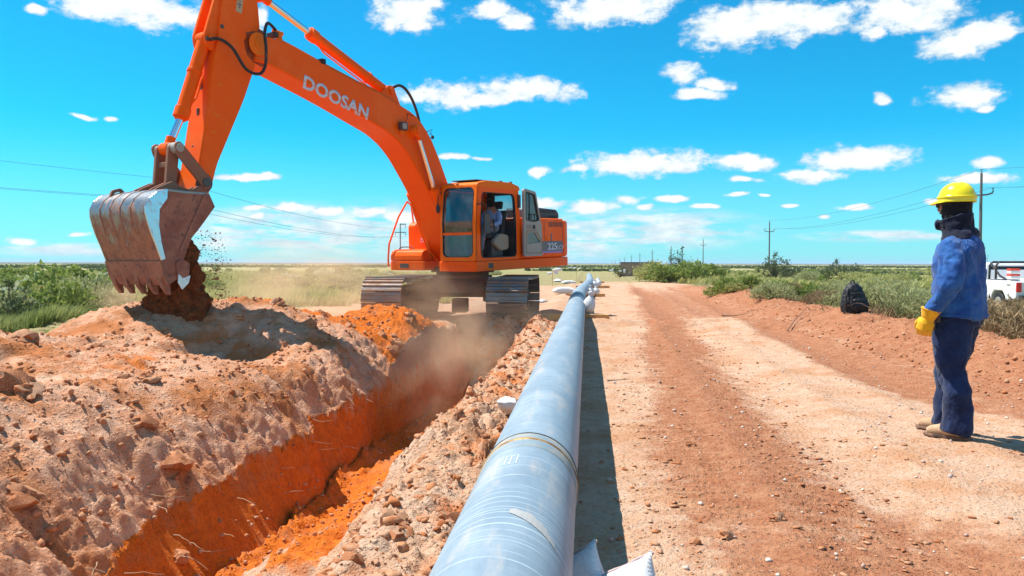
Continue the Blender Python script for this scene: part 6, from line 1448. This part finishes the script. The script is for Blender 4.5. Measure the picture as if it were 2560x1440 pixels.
# ---- power poles and wires
polem = simple('weathered_pole', (.16, .15, .145), .8); insm = simple('dark_insulator', (.05, .05, .055), .4)
def pole(u, d, h, lab, grp, kind='cross', r=.14):
    x, y = camxy(u, d); z = hz1(x, y); R0_ = empty('power_pole', (x, y, z), lab, 'power pole', grp); fn = frame(Vector((x, y, z)), YAW+math.atan(-u)*.6)
    g = MB(fn); g.tube([(0, 0, 0), (0, 0, h)], [r*1.25, r*.75], 10); part(g, 'post', polem, R0_)
    ends = []
    if kind == 'cross':
        g = MB(fn); g.tube([(-.95, 0, h-1.75), (-.5, 0, h-1.9), (0, 0, h-1.95), (.5, 0, h-1.9), (.95, 0, h-1.75)], .075, 6); part(g, 'crossarm', polem, R0_)
        for px_, pz in ((-.95, h-1.70), (.95, h-1.70), (0, h)):
            g = MB(fn)
            for q in range(3): g.tube([(px_, 0, pz+.02+q*.14), (px_, 0, pz+.10+q*.14)], [.10, .06], 8)
            part(g, 'insulator', insm, R0_); ends.append(fn((px_, 0, pz+.42)))
    else:
        g = MB(fn); g.box((-.1, -.07, h-.25), (1.25, .07, h-.05)); part(g, 'crossarm', polem, R0_); g = MB(fn); g.box((-1.2, -.08, h-2.05), (1.25, .08, h-1.87)); part(g, 'crossarm', polem, R0_)
        for px_, pz in ((1.15, h-.25), (-1.1, h-2.05), (1.15, h-2.05)):
            g = MB(fn)
            for q in range(4): g.tube([(px_, 0, pz-.06-q*.18), (px_, 0, pz-.16-q*.18)], [.06, .11], 8)
            part(g, 'insulator', insm, R0_); ends.append(fn((px_, 0, pz-.8)))
    return ends
PR_ = [(.584, 73, 9.98), (.321, 163, 10.0), (.2385, 272, 9.6), (.1985, 375, 9.3), (.175, 480, 9.2), (.1595, 600, 8.9), (.149, 720, 8.4), (.1405, 850, 7.8), (.1345, 1000, 7.5), (.129, 1180, 7.2), (.125, 1400, 6.6)]
nm_ = ['nearest power pole, partly hidden behind the worker', 'second nearest pole of the line, standing behind the dark bush', 'third pole of the line, right of the tall scraggly shrub', 'fourth pole of the line, left of the tall scraggly shrub', 'fifth pole of the line, over the right part of the concrete tank', 'sixth pole of the line, over the middle of the concrete tank', 'seventh pole of the line, over the left part of the concrete tank', 'eighth pole, first one left of the concrete tank', 'ninth pole, tiny, left of the concrete tank', 'tenth pole, tiny, on the horizon', 'farthest tiny pole of the line near the horizon']
EN = [pole(u, d, h, nm_[i], 'power poles of the right hand line', r=.14 if i < 3 else .22) for i, (u, d, h) in enumerate(PR_)]
wirem = simple('dark_wire', (.03, .04, .05), .5)
def wire(a, b_, sag, r, lab, grp):
    a, b_ = Vector(a), Vector(b_); g = MB(lambda p: Vector(p)-a); pts = []
    for k in range(17): f = k/16; p = a.lerp(b_, f); p.z -= sag*4*f*(1-f); pts.append(tuple(p))
    g.tube(pts, r, 5); o = g.build('wire', wirem); o.location = a; tag(o, lab, 'wire', grp)
sd_ = ('left', 'right', 'top')
xo, yo = camxy(1.3, 45); 
for k in range(3):
    wire(EN[0][k], EN[1][k], 1.2, .014, 'thin power line wire (%s) from the pole behind the worker to the next pole' % sd_[k], 'wires of the right hand line')
    wire((xo, yo, EN[0][k].z+1.0), EN[0][k], .8, .011, 'thin power line wire (%s) running off the right edge of the photo' % sd_[k], 'wires of the right hand line')
EL = [pole(-.4425, 72, 9.98, 'power pole with side arms hidden mostly behind the bucket', 'power poles of the left hand line', 'tee', .12), pole(-.1395, 178, 9.9, 'power pole with side arms left of the excavator cab', 'power poles of the left hand line', 'tee', .13)]
xo, yo = camxy(-1.05, 52)
for k in range(3):
    wire(EL[0][k], EL[1][k], 1.3, .018, 'thin power line wire (%s) crossing the sky from the bucket towards the cab' % ('top', 'left', 'right')[k], 'wires of the left hand line')
    wire((xo, yo, EL[0][k].z+(1.7, .9, .9)[k]), EL[0][k], .15, .013, 'thin power line wire (%s) from the left edge of the photo to the bucket' % ('top', 'left', 'right')[k], 'wires of the left hand line')
# ---- white pickup
tx, ty = camxy(.642, 27); tz = hz1(tx, ty); TR = empty('pickup_truck', (tx, ty, tz), 'white double cab pickup parked in the scrub right of the worker', 'pickup truck')
tf = frame(Vector((tx, ty, tz)), YAW-R_(6)); white = simple('white_car_paint', (.80, .80, .80), .25, var=.02, coat=.6); 
# local: x right, y forward; rear wheel centre at y=0
def T(): return MB(tf)
sil = [(-1.15, .55), (-1.18, 1.12), (.90, 1.15), (.96, 1.20), (1.15, 1.70), (1.35, 1.76), (2.55, 1.76), (2.80, 1.70), (3.35, 1.22), (4.30, 1.10), (4.45, .95), (4.48, .45), (3.85, .42), (3.80, .70), (3.60, .86), (3.10, .86), (2.90, .70), (2.85, .38), (.52, .38), (.46, .62), (.28, .80), (-.28, .80), (-.46, .62), (-.50, .50)]
g = T(); n = len(sil)
def sx_(z): return .88-(.16*max(0, z-1.15)/.6)
vs = [(-sx_(z), y, z) for y, z in sil]+[(sx_(z), y, z) for y, z in sil]
g.add(vs, [tuple(range(n))[::-1], tuple(range(n, 2*n))]+[(i, (i+1) % n, n+(i+1) % n, n+i) for i in range(n)])
part(g, 'body', white, TR, bevel=.035, seg=3)
tg = simple('dark_car_glass', (.02, .03, .035), .06, spec=.8); 
for s in (-1, 1):
    for (y0, y1, nm2) in ((1.25, 1.95, 'rear_window'), (2.02, 2.75, 'front_window')):
        pts = [(y0, 1.22), (y1+(.35 if y1 > 2.5 else 0), 1.22), (y1-.05*(y1 > 2.5), 1.64), (y0+.10*(y0 < 1.5), 1.64)]
        g = T(); vs = [(s*(sx_(z)+.004), y, z) for y, z in pts]+[(s*(sx_(z)-.006), y, z) for y, z in pts]; g.add(vs, [(0, 1, 2, 3), (7, 6, 5, 4), (0, 4, 5, 1), (1, 5, 6, 2), (2, 6, 7, 3), (3, 7, 4, 0)]); part(g, nm2, tg, TR)
g = T(); g.box((-.66, .985, 1.24), (.66, 1.0, 1.62)); 
g = T(); vs = [(-.68, .985, 1.24), (.68, .985, 1.24), (.60, 1.115, 1.62), (-.60, 1.115, 1.62)]; g.add(vs+[(a, b+.01, c) for a, b, c in vs], [(0, 1, 2, 3), (7, 6, 5, 4), (0, 4, 5, 1), (1, 5, 6, 2), (2, 6, 7, 3), (3, 7, 4, 0)]); part(g, 'back_window', tg, TR)
g = T(); g.box((-.84, -1.12, 1.155), (-.78, .88, 1.19)); g.box((.78, -1.12, 1.155), (.84, .88, 1.19)); part(g, 'bed_rail', blackrub, TR, bevel=.01)
g = T()
for yy_ in (.80, .35): g.tube([(-.80, yy_, 1.16), (-.76, yy_+.05, 1.66), (-.66, yy_+.07, 1.76), (.66, yy_+.07, 1.76), (.76, yy_+.05, 1.66), (.80, yy_, 1.16)], .038, 10)
g.tube([(-.72, .87, 1.73), (-.78, .1, 1.30), (-.80, -.35, 1.18)], .034, 10); g.tube([(.72, .87, 1.73), (.78, .1, 1.30), (.80, -.35, 1.18)], .034, 10); part(g, 'roll_bar', blackrub, TR)
for s in (-1, 1):
    g = T(); g.box((s*.80-.075, -1.20, .78), (s*.80+.085, -1.08, 1.10)); part(g, 'tail_light', simple('red_tail_light', (.75, .015, .02), .15) if s < 0 else MATS['red_tail_light'], TR, bevel=.02)
    for yw in (0, 3.35):
        g = T(); x_ = s*.76; g.prism([(yw+.37*math.cos(a), .37+.37*math.sin(a)) for a in np.linspace(0, 2*math.pi, 33)[:-1]], x_-.11, x_+.11, ax=0); wh = part(g, 'wheel', blackrub, TR, bevel=.03)
        g = T(); g.prism([(yw+.22*math.cos(a), .37+.22*math.sin(a)) for a in np.linspace(0, 2*math.pi, 25)[:-1]], x_+s*.105, x_+s*.122, ax=0); part(g, 'rim', greytrim, TR, wh, bevel=.01)
g = T(); g.box((-.80, -1.32, .50), (.80, -1.18, .68)); part(g, 'rear_bumper', charcoal, TR, bevel=.02)
g = T(); g.box((-.887, -.80, .98), (-.882, -.60, 1.04)); part(g, 'body_badge', greytrim, TR)
g = T(); g.box((-.905, 2.02, 1.05), (-.885, 2.18, 1.09)); part(g, 'door_handle', white, TR)
g = T(); g.tube([(-.55, 1.5, 1.76), (-.62, 1.3, 2.05)], .006, 5); part(g, 'antenna', blackrub, TR)
cone = empty('road_cones', tf((-.35, .1, 1.0)), 'stack of red and white striped cones in the pickup bed', 'cones'); rd = simple('red_cone', (.80, .06, .02), .5); wht = simple('white_band', (.8, .76, .68), .5)
for k in range(6): g = T(); g.box((-.50, -.02, 1.02+.09*k), (-.18, .26, 1.09+.09*k)); part(g, 'band', rd if k in (3, 5) else wht, cone, bevel=.02)
# ---- dust in the air
def dustmat(name, dens_, col, off):
    m_ = bpy.data.materials.new(name); m_.use_nodes = True; t = NT(m_.node_tree); t.n.remove(t.n['Principled BSDF']); co = objco(t)
    v = t.new('ShaderNodeVolumePrincipled'); v.inputs['Color'].default_value = (*col, 1); v.inputs['Anisotropy'].default_value = .2
    ln_ = t.vmath('LENGTH', co); f = t.smooth(ln_, 1.0, .25); n_ = t.smooth(t.noise(t.mapv(co, (1.6, 1.6, 1.6), (off, 0, 0)), 1.4, 5, .6), .38, .72)
    t.put(v.inputs['Density'], t.math('MULTIPLY', t.math('MULTIPLY', f, n_), dens_)); t.l.new(v.outputs[0], t.n['Material Output'].inputs['Volume']); return m_
for i, (c_, r3, dn, lab) in enumerate((((-2.2, 13.6, -.25), (1.1, 4.4, 1.35), .6, 'beige dust hanging in the trench before the excavator'), ((-2.9, 16.6, .35), (3.6, 2.3, 1.1), .38, 'dust blowing between the tracks of the excavator'),
        ((-6.2, 19.5, .7), (4.6, 4.0, 1.5), .36, 'dust drifting over the ground left of the excavator'), ((-7.2, 12.4, .72), (1.0, .8, .5), 1.3, 'puff of dust under the left teeth of the bucket'))):
    g = MB(); g.ball((0, 0, 0), 1, 24, 16); o = g.build('dust_cloud', dustmat('airborne_dust_%d' % i, dn, (1, .72, .46), i*3.3)); o.location = c_; o.scale = r3; tag(o, lab, 'dust', kind='stuff')

# ---- air: thin haze over the whole plain
g = MB(); g.box((-7150, -7150, -8), (7150, 7300, 16)); hm = bpy.data.materials.new('air_haze'); hm.use_nodes = True; t = NT(hm.node_tree); t.n.remove(t.n['Principled BSDF'])
v = t.new('ShaderNodeVolumePrincipled'); v.inputs['Color'].default_value = (.62, .76, 1, 1); v.inputs['Density'].default_value = .00016; v.inputs['Anisotropy'].default_value = .1; t.l.new(v.outputs[0], t.n['Material Output'].inputs['Volume'])
o = g.build('haze', hm); tag(o, 'thin blue air haze over the plain', 'haze', kind='stuff')
# ---- where several look alike, say which one by its order across the picture
ORD = 'leftmost,second,third,fourth,fifth,sixth,seventh,eighth,ninth,tenth,eleventh,twelfth,thirteenth,fourteenth,fifteenth,sixteenth,seventeenth,eighteenth,nineteenth,twentieth'.split(',')
TENS = ['', '', 'twenty', 'thirty', 'forty', 'fifty', 'sixty']
def ordw(i):
    if i < 20: return ORD[i]+('' if i == 0 else ' from the left')
    n_ = i+1; u_ = n_ % 10
    return (TENS[n_//10]+'-'+['', 'first', 'second', 'third', 'fourth', 'fifth', 'sixth', 'seventh', 'eighth', 'ninth'][u_] if u_ else TENS[n_//10][:-1]+'ieth')+' from the left'
SHORT = {'clods on the spoil heap': 'of the fist sized clods on the spoil heap', 'clods on the pipe bank': 'of the fist sized clods on the bank beside the pipe', 'clods before the left track': 'of the orange clods before the left track', 'clods before the right track': 'of the orange clods before the right track',
 'stones on the dirt track': 'of the small stones on the dirt track', 'roots in the trench wall': 'of the pale roots in the trench wall', 'dead twigs on the bank': 'of the dead twigs on the reddish bank', 'clods falling from the bucket': 'of the small clods falling under the bucket',
 'low shrubs beyond the bank': 'of the low shrubs just beyond the bank', 'fresh green plants along the bank': 'of the fresh green plants along the far bank', 'bushes of the right hand scrub': 'of the right scrub bushes', 'far bushes of the right hand scrub': 'of the far right skyline bushes',
 'bushes of the left field': 'of the bushes left of the bucket', 'bushes behind the excavator': 'of the bushes behind the excavator', 'far bushes behind the excavator': 'of the far skyline bushes left of the cab'}
LOOK = {'green': 'green', 'green2': 'low green', 'yellow': 'yellow green', 'yellow2': 'low yellowish', 'grey': 'grey green', 'grey2': 'small grey green', 'dark': 'dark', 'dry': 'dry brown', 'pale': 'pale feathery'}
inv = CAMR.inverted()
for grp_, txt in SHORT.items():
    l = [o for o in COL.objects if o.parent is None and o.get('group') == grp_]
    def ux(o): q = inv @ (o.location-Vector((0, 0, HC))); return q.x/max(q.y, .1)
    l.sort(key=ux)
    for i, o in enumerate(l):
        lk = ''
        if o.children and 'foliage' in o.children[0].name:
            for kk, (me, _s) in BUSH.items():
                if o.children[0].data == me: lk = LOOK.get(kk, '').split(' ')[-1]+', '
        o['label'] = lk+ordw(i)+' '+txt
